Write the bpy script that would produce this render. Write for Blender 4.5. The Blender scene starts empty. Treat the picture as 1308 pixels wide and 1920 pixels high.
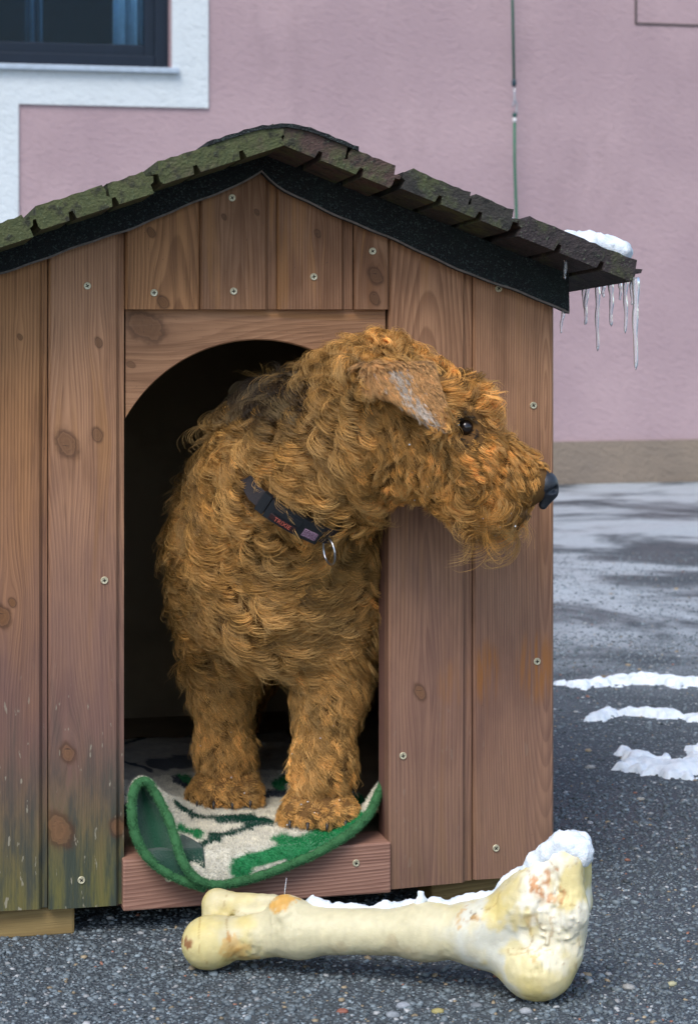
import bpy, math, random
import numpy as np
from mathutils import Vector, Matrix, noise as mnoise

random.seed(7)
RNG = np.random.default_rng(11)
SC = bpy.context.scene
COL = SC.collection

# ------------------------------------------------------------------ camera, sky, sun, exposure
CAM_D, CAM_H, FPX, HORIZ = 2.5, 0.724, 4000.0, 560.0
TH = math.radians(14.0)
CT, ST = math.cos(TH), math.sin(TH)
cam_data = bpy.data.cameras.new('camera')
cam = bpy.data.objects.new('camera', cam_data)
COL.objects.link(cam)
cam.location = (0, -CAM_D, CAM_H)
cam.rotation_euler = (math.radians(90), 0, 0)
cam_data.sensor_width = 36.0
cam_data.lens = FPX / 1920 * 36.0
cam_data.shift_y = -(960 - HORIZ) / 1920
cam_data.clip_start = 0.05
cam_data.clip_end = 400
cam_data.dof.use_dof = True
cam_data.dof.focus_distance = 2.42
cam_data.dof.aperture_fstop = 13.0
SC.camera = cam

SUN_EL, SUN_AZ = math.radians(52), math.radians(200)     # azimuth measured clockwise from +Y
world = bpy.data.worlds.new('World')
SC.world = world
world.use_nodes = True
wn = world.node_tree
sky = wn.nodes.new('ShaderNodeTexSky')
sky.sky_type = 'NISHITA'
sky.sun_disc = False
sky.sun_elevation = SUN_EL
sky.sun_rotation = SUN_AZ
sky.air_density = 1.0
sky.dust_density = 1.6
sky.ozone_density = 1.0
bgn = wn.nodes['Background']
bgn.inputs['Strength'].default_value = 0.135
wn.links.new(sky.outputs[0], bgn.inputs['Color'])
sun_data = bpy.data.lights.new('sun', 'SUN')
sun_data.energy = 1.35
sun_data.angle = math.radians(30)
sun_data.color = (1.0, 0.965, 0.92)
sun = bpy.data.objects.new('sun', sun_data)
COL.objects.link(sun)
sdir = Vector((math.sin(SUN_AZ) * math.cos(SUN_EL), math.cos(SUN_AZ) * math.cos(SUN_EL), math.sin(SUN_EL)))
sun.rotation_euler = sdir.to_track_quat('Z', 'Y').to_euler()
SC.view_settings.view_transform = 'Standard'
SC.view_settings.look = 'None'
SC.view_settings.gamma = 1
SC.view_settings.use_curve_mapping = False
SC.view_settings.exposure = 0.88
SC.render.engine = 'CYCLES'
SC.cycles.use_denoising = True
SC.cycles.max_bounces = 8
SC.cycles.transparent_max_bounces = 12

# ------------------------------------------------------------------ measuring helpers
# The dog house frame: X along its front, Y into the house, Z up, turned by TH about the world origin.
def P(px, py, Y=0.0):
    """point of the plane at depth Y of the dog house frame that the photograph shows at (px, py)"""
    u = (px - 654) / FPX; v = -(py - HORIZ) / FPX
    t = (Y + CAM_D * CT) / (CT - ST * u)
    wx, wy = u * t, t - CAM_D
    return np.array([CT * wx + ST * wy, -ST * wx + CT * wy, CAM_H + v * t])

def G(px, py, z=0.0):
    """world point on the level z"""
    t = (CAM_H - z) * FPX / (py - HORIZ)
    return np.array([(px - 654) / FPX * t, t - CAM_D, z])

def to_world(p):
    p = np.asarray(p, float)
    return np.stack([CT * p[..., 0] - ST * p[..., 1], ST * p[..., 0] + CT * p[..., 1], p[..., 2]], -1)

def to_local(p):
    p = np.asarray(p, float)
    return np.stack([CT * p[..., 0] + ST * p[..., 1], -ST * p[..., 0] + CT * p[..., 1], p[..., 2]], -1)

def proj(p):
    w = to_world(p)
    t = w[..., 1] + CAM_D
    return 654 + FPX * w[..., 0] / t, HORIZ - FPX * (w[..., 2] - CAM_H) / t

HV = np.array([CT, -ST, 0.0])        # picture-right, in the house frame
TOCAM = np.array([-ST, -CT, 0.0])    # towards the camera side

def vnoise(p, freq, seed=0):
    """value noise, -1..1"""
    q = np.asarray(p, float) * freq + seed * 17.31
    i = np.floor(q).astype(np.int64); f = q - i
    f = f * f * (3 - 2 * f)
    def h(a, b, c):
        n = (a * 374761393 + b * 668265263 + c * 2147483647 + seed * 974711) & 0x7fffffff
        n = ((n ^ (n >> 13)) * 1274126177) & 0x7fffffff
        n = (n ^ (n >> 16)) & 0xffffff
        return n / float(0xffffff) * 2 - 1
    x, y, z = i[..., 0], i[..., 1], i[..., 2]
    r = 0
    for a in (0, 1):
        for b in (0, 1):
            for c in (0, 1):
                w = (f[..., 0] if a else 1 - f[..., 0]) * (f[..., 1] if b else 1 - f[..., 1]) * (f[..., 2] if c else 1 - f[..., 2])
                r = r + w * h(x + a, y + b, z + c)
    return r

def sstep(a, b, x):
    t = np.clip((np.asarray(x, float) - a) / (b - a), 0, 1)
    return t * t * (3 - 2 * t)

# ------------------------------------------------------------------ object helpers
def link(o, parent=None):
    COL.objects.link(o)
    if parent is not None:
        o.parent = parent
    return o

def tag(o, label=None, cat=None, group=None, kind=None):
    if label: o['label'] = label
    if cat: o['category'] = cat
    if group: o['group'] = group
    if kind: o['kind'] = kind
    return o

def empty(name, loc=(0, 0, 0), rz=0.0):
    o = bpy.data.objects.new(name, None)
    o.empty_display_size = 0.05
    o.location = loc
    o.rotation_euler = (0, 0, rz)
    return link(o)

def mesh(name, verts, faces, mat=None, parent=None, smooth=False, colors=None, auto=None):
    me = bpy.data.meshes.new(name)
    verts = np.asarray(verts, float)
    if isinstance(faces, np.ndarray):
        n, k = faces.shape
        me.vertices.add(len(verts)); me.vertices.foreach_set('co', verts.ravel())
        me.loops.add(n * k); me.loops.foreach_set('vertex_index', faces.astype(np.int32).ravel())
        me.polygons.add(n)
        me.polygons.foreach_set('loop_start', np.arange(0, n * k, k, dtype=np.int32))
        me.polygons.foreach_set('loop_total', np.full(n, k, dtype=np.int32))
        me.update(calc_edges=True)
    else:
        me.from_pydata([tuple(v) for v in verts], [], faces)
    me.validate()
    if smooth:
        me.polygons.foreach_set('use_smooth', np.ones(len(me.polygons), bool))
    if colors is not None:
        a = me.color_attributes.new('tint', 'FLOAT_COLOR', 'POINT')
        c = np.ones((len(verts), 4)); c[:, :3] = colors
        a.data.foreach_set('color', c.ravel())
    if mat: me.materials.append(mat)
    o = bpy.data.objects.new(name, me)
    link(o, parent)
    if auto:
        md = o.modifiers.new('bevel', 'BEVEL'); md.width = auto; md.segments = 2; md.limit_method = 'ANGLE'; md.angle_limit = math.radians(40)
    return o

def prism(name, poly, ax, d0, d1, mat, parent, bevel=None, smooth=False):
    """poly: list of 2D points; ax = function(p, d) -> 3D"""
    n = len(poly)
    v = [ax(p, d0) for p in poly] + [ax(p, d1) for p in poly]
    f = [list(range(n))[::-1], list(range(n, 2 * n))] + [[i, (i + 1) % n, n + (i + 1) % n, n + i] for i in range(n)]
    o = mesh(name, v, f, mat, parent, smooth, auto=bevel)
    fix_normals(o)
    return o

def fix_normals(o):
    import bmesh
    bm = bmesh.new(); bm.from_mesh(o.data)
    bmesh.ops.recalc_face_normals(bm, faces=bm.faces)
    bm.to_mesh(o.data); bm.free()

def box(name, lo, hi, mat, parent, bevel=0.0015):
    x0, y0, z0 = lo; x1, y1, z1 = hi
    v = [(x0, y0, z0), (x1, y0, z0), (x1, y1, z0), (x0, y1, z0), (x0, y0, z1), (x1, y0, z1), (x1, y1, z1), (x0, y1, z1)]
    f = [[3, 2, 1, 0], [4, 5, 6, 7], [0, 1, 5, 4], [1, 2, 6, 5], [2, 3, 7, 6], [3, 0, 4, 7]]
    return mesh(name, v, f, mat, parent, auto=bevel)

def tube(name, pts, radii, mat, parent=None, seg=12, caps=True, flat=None):
    pts = [Vector(p) for p in pts]; n = len(pts)
    if not hasattr(radii, '__len__'): radii = [radii] * n
    V = []; F = []
    up = None
    for i, p in enumerate(pts):
        t = (pts[min(i + 1, n - 1)] - pts[max(i - 1, 0)]).normalized()
        if up is None:
            up = Vector((0, 0, 1)) if abs(t.z) < 0.9 else Vector((1, 0, 0))
        a = t.cross(up).normalized(); b = a.cross(t).normalized(); up = b
        for k in range(seg):
            an = 2 * math.pi * k / seg
            ca, sa = math.cos(an), math.sin(an)
            if flat: ca *= flat
            V.append(p + (a * ca + b * sa) * radii[i])
    for i in range(n - 1):
        for k in range(seg):
            F.append([i * seg + k, i * seg + (k + 1) % seg, (i + 1) * seg + (k + 1) % seg, (i + 1) * seg + k])
    if caps:
        F.append(list(range(seg))[::-1]); F.append([(n - 1) * seg + k for k in range(seg)])
    return mesh(name, V, F, mat, parent, smooth=True)

# ------------------------------------------------------------------ signed distance modelling
class SDF:
    def __init__(s): s.pr = []
    def cone(s, a, b, r1, r2, k=0.025, neg=False): s.pr.append(('c', np.array(a, float), np.array(b, float), r1, r2, k, neg)); return s
    def ball(s, a, r, k=0.025, neg=False): return s.cone(a, np.array(a) + 1e-6, r, r, k, neg)
    def ell(s, c, axes, rad, k=0.025, neg=False): s.pr.append(('e', np.array(c, float), np.array(axes, float), np.array(rad, float), None, k, neg)); return s
    def tri(s, c, A, B, W, pts, thick, rnd, k=0.008): s.pr.append(('t', np.array(c, float), (np.array(A, float), np.array(B, float), np.array(W, float)), np.array(pts, float), (thick, rnd), k, False)); return s
    def __call__(s, p):
        d = None
        for (ty, a, b, r1, r2, k, neg) in s.pr:
            if ty == 'c':
                ba = b - a; pa = p - a
                t = np.clip(pa @ ba / (ba @ ba), 0, 1)
                e = np.sqrt(((pa - t[..., None] * ba) ** 2).sum(-1)) - (r1 + (r2 - r1) * t)
            elif ty == 'e':
                q = (p - a) @ b.T
                k0 = np.sqrt(((q / r1) ** 2).sum(-1)); k1 = np.sqrt(((q / (r1 * r1)) ** 2).sum(-1))
                e = k0 * (k0 - 1) / np.maximum(k1, 1e-6)
            else:
                A, B, W = b
                q = p - a; x = q @ A; y = q @ B; w = q @ W
                best = None; ins = np.ones(x.shape, bool); area = 0
                T = r1
                area = (T[1, 0] - T[0, 0]) * (T[2, 1] - T[0, 1]) - (T[1, 1] - T[0, 1]) * (T[2, 0] - T[0, 0])
                for i in range(3):
                    p0 = T[i]; p1 = T[(i + 1) % 3]; e0 = p1 - p0
                    vx, vy = x - p0[0], y - p0[1]
                    t = np.clip((vx * e0[0] + vy * e0[1]) / (e0 @ e0), 0, 1)
                    dd = (vx - t * e0[0]) ** 2 + (vy - t * e0[1]) ** 2
                    best = dd if best is None else np.minimum(best, dd)
                    ins &= (e0[0] * vy - e0[1] * vx) * np.sign(area) > 0
                d2 = np.sqrt(best) * np.where(ins, -1, 1) - r2[1]
                dw = np.abs(w) - r2[0]
                e = np.minimum(np.maximum(d2, dw), 0) + np.sqrt(np.maximum(d2, 0) ** 2 + np.maximum(dw, 0) ** 2) - 0.003
            if d is None: d = e
            elif neg:
                h = np.clip(0.5 - 0.5 * (d + e) / k, 0, 1)
                d = d * (1 - h) - e * h + k * h * (1 - h)
            else:
                h = np.clip(0.5 + 0.5 * (e - d) / k, 0, 1)
                d = e * (1 - h) + d * h - k * h * (1 - h)
        return d

def grad(f, p, e=0.0015):
    g = np.stack([f(p + np.array(v) * e) - f(p - np.array(v) * e) for v in ((1, 0, 0), (0, 1, 0), (0, 0, 1))], -1)
    return g / (2 * e)

def surface(f, lo, hi, h, newton=2):
    lo = np.array(lo, float); n = np.ceil((np.array(hi) - lo) / h).astype(int) + 1
    ax = [lo[i] + np.arange(n[i]) * h for i in range(3)]
    F = np.empty(n)
    for i in range(n[0]):
        gy, gz = np.meshgrid(ax[1], ax[2], indexing='ij')
        F[i] = f(np.stack([np.full_like(gy, ax[0][i]), gy, gz], -1))
    S = F < 0
    acc = np.zeros(tuple(n - 1) + (3,)); cnt = np.zeros(tuple(n - 1))
    def sl(o): return tuple(slice(o[i], n[i] - 1 + o[i]) for i in range(3))
    for axis in range(3):
        o1, o2 = [i for i in range(3) if i != axis]
        for a in (0, 1):
            for b in (0, 1):
                c0 = [0, 0, 0]; c0[o1] = a; c0[o2] = b
                c1 = list(c0); c1[axis] = 1
                f0 = F[sl(c0)]; f1 = F[sl(c1)]
                m = (f0 < 0) != (f1 < 0)
                t = np.where(m, f0 / np.where(m, f0 - f1, 1), 0)
                pt = np.zeros(tuple(n - 1) + (3,)); pt[..., o1] = a; pt[..., o2] = b; pt[..., axis] = t
                acc += pt * m[..., None]; cnt += m
    act = cnt > 0
    ids = -np.ones(tuple(n - 1), np.int64); ids[act] = np.arange(act.sum())
    V = (np.argwhere(act) + acc[act] / cnt[act][:, None]) * h + lo
    faces = []
    for axis in range(3):
        o1, o2 = [i for i in range(3) if i != axis]
        s0 = [slice(None)] * 3; s1 = [slice(None)] * 3
        s0[axis] = slice(0, n[axis] - 1); s1[axis] = slice(1, n[axis])
        m = S[tuple(s0)] != S[tuple(s1)]
        idx = np.argwhere(m)
        ok = (idx[:, o1] > 0) & (idx[:, o2] > 0) & (idx[:, o1] < n[o1] - 1) & (idx[:, o2] < n[o2] - 1)
        idx = idx[ok]
        def cid(d1, d2):
            q = idx.copy(); q[:, o1] -= d1; q[:, o2] -= d2
            return ids[q[:, 0], q[:, 1], q[:, 2]]
        q = np.stack([cid(1, 1), cid(0, 1), cid(0, 0), cid(1, 0)], -1)
        neg = S[idx[:, 0], idx[:, 1], idx[:, 2]]
        flip = neg if axis != 1 else ~neg
        q[~flip] = q[~flip][:, ::-1]
        faces.append(q)
    faces = np.concatenate(faces)
    faces = faces[(faces >= 0).all(1)]
    for _ in range(newton):
        g = grad(f, V); V = V - (f(V) / np.maximum((g ** 2).sum(-1), .25))[:, None] * g * 0.8
    return V, faces

# ------------------------------------------------------------------ material helpers
class NT:
    def __init__(s, name):
        s.m = bpy.data.materials.new(name); s.m.use_nodes = True
        s.t = s.m.node_tree; s.n = s.t.nodes; s.b = s.n['Principled BSDF']
    def lk(s, a, b): s.t.links.new(a, b)
    def put(s, sock, v):
        if v is None: return
        if hasattr(v, 'is_output') or hasattr(v, 'links'): s.lk(v, sock)
        else:
            if hasattr(sock.default_value, '__len__') and not hasattr(v, '__len__'): v = [v] * len(sock.default_value)
            if hasattr(v, '__len__') and len(v) == 3 and len(sock.default_value) == 4: v = tuple(v) + (1,)
            sock.default_value = v
    def ma(s, op, a, b=None, c=None, clamp=False):
        n = s.n.new('ShaderNodeMath'); n.operation = op; n.use_clamp = clamp
        for i, v in enumerate((a, b, c)): s.put(n.inputs[i], v)
        return n.outputs[0]
    def mix(s, f, a, b, mode='MIX'):
        n = s.n.new('ShaderNodeMix'); n.data_type = 'RGBA'; n.blend_type = mode
        s.put(n.inputs[0], f); s.put(n.inputs[6], a); s.put(n.inputs[7], b)
        return n.outputs[2]
    def noise(s, vec, scale, detail=3, rough=.55, dist=0.0):
        n = s.n.new('ShaderNodeTexNoise'); s.put(n.inputs['Vector'], vec)
        n.inputs['Scale'].default_value = scale; n.inputs['Detail'].default_value = detail
        n.inputs['Roughness'].default_value = rough; n.inputs['Distortion'].default_value = dist
        return n.outputs['Fac']
    def vor(s, vec, scale, feature='F1', out='Distance'):
        n = s.n.new('ShaderNodeTexVoronoi'); n.feature = feature
        s.put(n.inputs['Vector'], vec); n.inputs['Scale'].default_value = scale
        return n.outputs[out]
    def ramp(s, f, stops):
        n = s.n.new('ShaderNodeValToRGB'); s.put(n.inputs[0], f)
        e = n.color_ramp.elements
        while len(e) < len(stops): e.new(.5)
        for x, (p, c) in zip(e, stops):
            x.position = p; x.color = (c if hasattr(c, '__len__') else (c, c, c)) + ((1,) if not hasattr(c, '__len__') or len(c) == 3 else ())
        return n.outputs[0]
    def obj(s): return s.n.new('ShaderNodeTexCoord').outputs['Object']
    def sep(s, v):
        n = s.n.new('ShaderNodeSeparateXYZ'); s.lk(v, n.inputs[0]); return n.outputs
    def comb(s, x, y, z):
        n = s.n.new('ShaderNodeCombineXYZ')
        for i, v in enumerate((x, y, z)): s.put(n.inputs[i], v)
        return n.outputs[0]
    def attr(s, name):
        n = s.n.new('ShaderNodeAttribute'); n.attribute_name = name; return n.outputs['Color']
    def bump(s, h, strength=.5, dist=.002):
        n = s.n.new('ShaderNodeBump'); n.inputs['Strength'].default_value = strength; n.inputs['Distance'].default_value = dist
        s.lk(h, n.inputs['Height']); s.lk(n.outputs[0], s.b.inputs['Normal']); return n
    def out(s, col=None, rough=None, spec=None, metal=None):
        s.put(s.b.inputs['Base Color'], col); s.put(s.b.inputs['Roughness'], rough)
        s.put(s.b.inputs['Specular IOR Level'], spec); s.put(s.b.inputs['Metallic'], metal)
        return s.m

def sm(N, x, a, b):
    n = N.n.new('ShaderNodeMapRange'); n.interpolation_type = 'SMOOTHSTEP'
    N.put(n.inputs['Value'], x); n.inputs['From Min'].default_value = a; n.inputs['From Max'].default_value = b
    return n.outputs['Result']

def wood(name, light, dark, knots=(), xc=0.0, axis='z', seed=0, purple=0.0, algae=0.0, orange=0.0, ring=0.0036, stains=(), contrast=.6):
    """flat-sawn pine board; coordinates are those of the dog house"""
    N = NT(name)
    X, Y, Z = N.sep(N.obj())
    x, z = (X, Z) if axis == 'z' else (Z, X)
    sv = N.comb(N.ma('ADD', x, seed * 3.7), N.ma('MULTIPLY', Y, 1.0), N.ma('ADD', N.ma('MULTIPLY', z, .12), seed * 1.3))
    wob = N.noise(sv, 16, 2)
    gx = N.ma('ADD', x, N.ma('MULTIPLY', N.ma('SUBTRACT', wob, .5), .012))
    kd = None
    for (kx, kz, kr) in knots:
        dx = N.ma('SUBTRACT', x, kx); dz = N.ma('MULTIPLY', N.ma('SUBTRACT', z, kz), .75)
        kwob = N.ma('MULTIPLY', N.ma('SUBTRACT', N.noise(N.comb(dx, seed, dz), 60, 2), .5), kr * 1.1)
        dxs = N.ma('ADD', N.ma('ADD', dx, kwob), N.ma('MULTIPLY', dz, .35))
        r = N.ma('SQRT', N.ma('ADD', N.ma('MULTIPLY', dxs, dxs), N.ma('MULTIPLY', dz, dz)))
        dzl = N.ma('MULTIPLY', dz, .4)
        rl2 = N.ma('ADD', N.ma('MULTIPLY', dx, dx), N.ma('MULTIPLY', dzl, dzl))
        w = N.ma('EXPONENT', N.ma('MULTIPLY', rl2, -1 / (2 * (kr * 1.9) ** 2)))
        gx = N.ma('SUBTRACT', gx, N.ma('MULTIPLY', N.ma('MULTIPLY', dx, w), .85))
        rk = N.ma('DIVIDE', r, kr)
        kd = rk if kd is None else N.ma('MINIMUM', kd, rk)
    lown = N.noise(N.comb(seed * 2.1, 0.3, z), 2.6, 1)
    dep = N.ma('ADD', N.ma('MULTIPLY', N.ma('SUBTRACT', z, (seed * .37) % .9), .055), N.ma('MULTIPLY', N.ma('SUBTRACT', lown, .5), .035))
    cx = N.ma('SUBTRACT', gx, xc)
    rho = N.ma('SQRT', N.ma('ADD', N.ma('MULTIPLY', cx, cx), N.ma('MULTIPLY', dep, dep)))
    ph = N.ma('FRACT', N.ma('ADD', N.ma('DIVIDE', rho, ring), N.ma('MULTIPLY', wob, 2.2)))
    late = N.ma('MULTIPLY', N.ma('MULTIPLY', sm(N, ph, .1, .85), sm(N, ph, 1.0, .87)), N.ma('ADD', .35, lown))
    fine = N.noise(N.comb(N.ma('MULTIPLY', gx, 900), N.ma('MULTIPLY', Y, 300), N.ma('MULTIPLY', z, 14)), 1.0, 3)
    blot = N.noise(N.comb(N.ma('ADD', N.ma('MULTIPLY', x, 14), seed), Y, N.ma('MULTIPLY', z, 4.5)), 1.0, 4, .6)
    c = N.mix(N.ma('MULTIPLY', late, min(1.0, contrast)), light, dark)
    strk = N.noise(N.comb(N.ma('MULTIPLY', gx, 150), seed * 3.1, N.ma('MULTIPLY', z, 1.6)), 1.0, 4, .7)
    c = N.mix(N.ma('MULTIPLY', sm(N, strk, .50, .72), .6), c, tuple(v * .8 for v in dark))
    c = N.mix(N.ma('MULTIPLY', sm(N, fine, .48, .78), .6), c, tuple(v * .55 for v in dark))
    c = N.mix(N.ma('MULTIPLY', sm(N, blot, .42, .72), .6), c, tuple(v * .72 for v in dark))
    c = N.mix(N.ma('MULTIPLY', sm(N, blot, .45, .2), .35), c, tuple(min(1, v * 1.3) for v in light))
    if orange:
        on = N.noise(N.comb(N.ma('MULTIPLY', gx, 55), seed, N.ma('MULTIPLY', z, 3.0)), 1.0, 2)
        c = N.mix(N.ma('MULTIPLY', sm(N, on, .56, .68), orange), c, (.36, .17, .055))
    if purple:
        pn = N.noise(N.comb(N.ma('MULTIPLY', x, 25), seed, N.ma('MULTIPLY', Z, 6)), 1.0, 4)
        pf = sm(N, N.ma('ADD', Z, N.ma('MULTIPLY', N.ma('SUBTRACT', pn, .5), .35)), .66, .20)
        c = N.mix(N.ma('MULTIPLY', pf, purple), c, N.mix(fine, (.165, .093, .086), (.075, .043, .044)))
    if algae:
        an = N.noise(N.comb(N.ma('MULTIPLY', x, 60), seed + 5, N.ma('MULTIPLY', Z, 9)), 1.0, 5, .65)
        az = sm(N, N.ma('ADD', Z, N.ma('MULTIPLY', N.ma('SUBTRACT', an, .5), .30)), .27, .05)
        c = N.mix(N.ma('MULTIPLY', az, algae), c, N.mix(sm(N, an, .4, .65), (.045, .055, .04), (.13, .12, .035)))
        pk = N.noise(N.comb(N.ma('MULTIPLY', x, 130), 3.0 + seed, N.ma('MULTIPLY', Z, 40)), 1.0, 3)
        c = N.mix(N.ma('MULTIPLY', N.ma('MULTIPLY', sm(N, pk, .64, .68), sm(N, Z, .32, .24)), algae * .8), c, (.3, .27, .2))
    for (sx, sz, rx, rz, colr, amt) in stains:
        dx = N.ma('DIVIDE', N.ma('SUBTRACT', x, sx), rx); dz = N.ma('DIVIDE', N.ma('SUBTRACT', z, sz), rz)
        r = N.ma('ADD', N.ma('MULTIPLY', dx, dx), N.ma('MULTIPLY', dz, dz))
        st = N.noise(N.comb(N.ma('MULTIPLY', gx, 170), 1.7, N.ma('MULTIPLY', z, 12)), 1.0, 3)
        c = N.mix(N.ma('MULTIPLY', N.ma('MULTIPLY', sm(N, r, 1.8, .1), sm(N, st, .40, .62)), amt), c, colr)
    if kd is not None:
        kn = N.noise(N.obj(), 95, 4)
        kr_ = N.ma('ADD', kd, N.ma('MULTIPLY', N.ma('SUBTRACT', kn, .5), .8))
        rings = N.ma('ABSOLUTE', N.ma('SINE', N.ma('MULTIPLY', kr_, 7.0)))
        kc = N.mix(N.ma('MULTIPLY', rings, .3), tuple(v * .46 for v in (light[0], light[1] * .92, light[2] * .8)), tuple(v * .4 for v in dark))
        c = N.mix(N.ma('MULTIPLY', sm(N, kr_, 1.75, 1.05), .35), c, tuple(v * .55 for v in dark))
        c = N.mix(N.ma('MULTIPLY', sm(N, kr_, 1.25, .6), .75), c, kc)
        crk = N.noise(N.comb(N.ma('MULTIPLY', x, 60), seed, N.ma('MULTIPLY', z, 500)), 1.0, 2)
        c = N.mix(N.ma('MULTIPLY', N.ma('MULTIPLY', sm(N, kr_, .85, .5), sm(N, crk, .62, .68)), .8), c, (.02, .012, .01))
        c = N.mix(N.ma('MULTIPLY', N.ma('MULTIPLY', sm(N, kr_, .86, .98), sm(N, kr_, 1.45, 1.0)), .5), c, tuple(v * .3 for v in dark))
    pits = N.noise(N.obj(), 420, 2)
    c = N.mix(N.ma('MULTIPLY', sm(N, pits, .70, .76), .5), c, (.03, .02, .018))
    hgt = N.ma('ADD', N.ma('MULTIPLY', late, .5), N.ma('MULTIPLY', fine, .8))
    N.bump(hgt, .35, .0012)
    return N.out(c, N.ma('ADD', .55, N.ma('MULTIPLY', fine, .2)), .3)

def plain(name, col, rough=.6, spec=.4, metal=0.0, nscale=40, namt=.25, bump=0.0, bscale=200, bdist=.001):
    N = NT(name)
    n = N.noise(N.obj(), nscale, 4)
    c = N.mix(N.ma('MULTIPLY', sm(N, n, .35, .7), namt), col, tuple(v * .45 for v in col))
    if bump: N.bump(N.noise(N.obj(), bscale, 4, .65), bump, bdist)
    return N.out(c, rough, spec, metal)

# ------------------------------------------------------------------ ground
def asphalt():
    N = NT('asphalt')
    o = N.obj()
    v1 = N.vor(o, 190); v2 = N.vor(o, 190, out='Color'); r, g, b = N.sep(v2)
    stone = sm(N, v1, .55, .2)
    base = N.mix(r, (.075, .094, .106), (.155, .185, .205))
    tone = N.mix(sm(N, g, .86, .95), base, (.34, .34, .33))
    c = N.mix(stone, (.055, .067, .078), tone)
    X, Y, Z = N.sep(o)
    pn = N.noise(N.comb(N.ma('MULTIPLY', X, 1.0), N.ma('MULTIPLY', Y, 1.25), 0), 1.7, 5, .62, .6)
    far = sm(N, N.ma('ADD', Y, N.ma('MULTIPLY', X, -.25)), 1.0, 2.3)
    frost = N.ma('MULTIPLY', sm(N, pn, .38, .55), far)
    grit = N.noise(o, 330, 2)
    c = N.mix(N.ma('MULTIPLY', frost, N.ma('ADD', .45, N.ma('MULTIPLY', grit, .5))), c, (.56, .62, .66))
    wet = N.noise(o, 3.1, 4)
    N.bump(N.ma('ADD', N.ma('MULTIPLY', stone, 1.0), N.ma('MULTIPLY', grit, .4)), .9, .004)
    return N.out(c, N.mix(sm(N, wet, .4, .6), .5, .75), .4)

gv, gf = [], []
NG = 60
ground = mesh('ground', [(-60, -40, 0), (60, -40, 0), (60, 80, 0), (-60, 80, 0)], [[0, 1, 2, 3]], asphalt())
tag(ground, 'dark grey asphalt yard with exposed aggregate and frosty patches', 'ground', kind='structure')

def aggregate():
    ph = (1 + 5 ** .5) / 2
    ico = np.array([(-1, ph, 0), (1, ph, 0), (-1, -ph, 0), (1, -ph, 0), (0, -1, ph), (0, 1, ph), (0, -1, -ph), (0, 1, -ph), (ph, 0, -1), (ph, 0, 1), (-ph, 0, -1), (-ph, 0, 1)], float)
    ico /= np.linalg.norm(ico[0])
    fc = np.array([(0, 11, 5), (0, 5, 1), (0, 1, 7), (0, 7, 10), (0, 10, 11), (1, 5, 9), (5, 11, 4), (11, 10, 2), (10, 7, 6), (7, 1, 8), (3, 9, 4), (3, 4, 2), (3, 2, 6), (3, 6, 8), (3, 8, 9), (4, 9, 5), (2, 4, 11), (6, 2, 10), (8, 6, 7), (9, 8, 1)])
    pts = []
    def fill(x0, x1, y0, y1, n):
        pts.append(np.stack([RNG.uniform(x0, x1, n), RNG.uniform(y0, y1, n)], -1))
    fill(-.62, .62, -.55, -.1, 21000)
    fill(-.62, .02, -.1, .06, 2500)
    fill(.0, .75, -.1, .7, 16000)
    fill(.2, 1.1, .7, 2.1, 17000)
    fill(.3, 1.4, 2.1, 3.6, 7000)
    p = np.concatenate(pts)
    loc = to_local(np.concatenate([p, np.zeros((len(p), 1))], 1))
    inside = (loc[:, 1] > .1) & (loc[:, 0] < .33)
    p = p[~inside]
    n = len(p)
    s = np.exp(RNG.normal(math.log(.0020), .36, n)).clip(.0013, .0062)
    sc = np.stack([s * RNG.uniform(.8, 1.35, n), s * RNG.uniform(.8, 1.35, n), s * RNG.uniform(.45, .8, n)], -1)
    an = RNG.uniform(0, 6.28, n); tl = RNG.normal(0, .25, n)
    v = ico[None] * (1 + RNG.normal(0, .13, (n, 12, 1))) * sc[:, None]
    z2 = v[..., 2] + v[..., 0] * tl[:, None]
    x = v[..., 0] * np.cos(an)[:, None] - v[..., 1] * np.sin(an)[:, None]
    y = v[..., 0] * np.sin(an)[:, None] + v[..., 1] * np.cos(an)[:, None]
    V = np.stack([x + p[:, :1], y + p[:, 1:], z2 + (sc[:, 2] * RNG.uniform(-.35, .35, n))[:, None]], -1).reshape(-1, 3)
    F = (fc[None] + (np.arange(n) * 12)[:, None, None]).reshape(-1, 3)
    g = np.exp(RNG.normal(math.log(.118), .34, n)).clip(.05, .28)
    c = np.stack([g * .84, g * 1.03, g * 1.13], -1)
    k = RNG.random(n)
    c[k > .955] = np.array([.36, .37, .37]) * RNG.uniform(.6, 1.1, ((k > .955).sum(), 1))
    m = (k > .93) & (k < .95); c[m] = np.array([.28, .22, .14]) * RNG.uniform(.6, 1.2, (m.sum(), 1))
    m = (k > .925) & (k < .93); c[m] = (.26, .12, .08)
    N = NT('aggregate')
    N.bump(N.noise(N.obj(), 900, 2), .3, .0006)
    mt = N.out(N.attr('tint'), .55, .45)
    o = mesh('aggregate', V, F, mt, ground, colors=np.repeat(c, 12, 0))
    o['kind'] = 'stuff'
aggregate()
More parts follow.
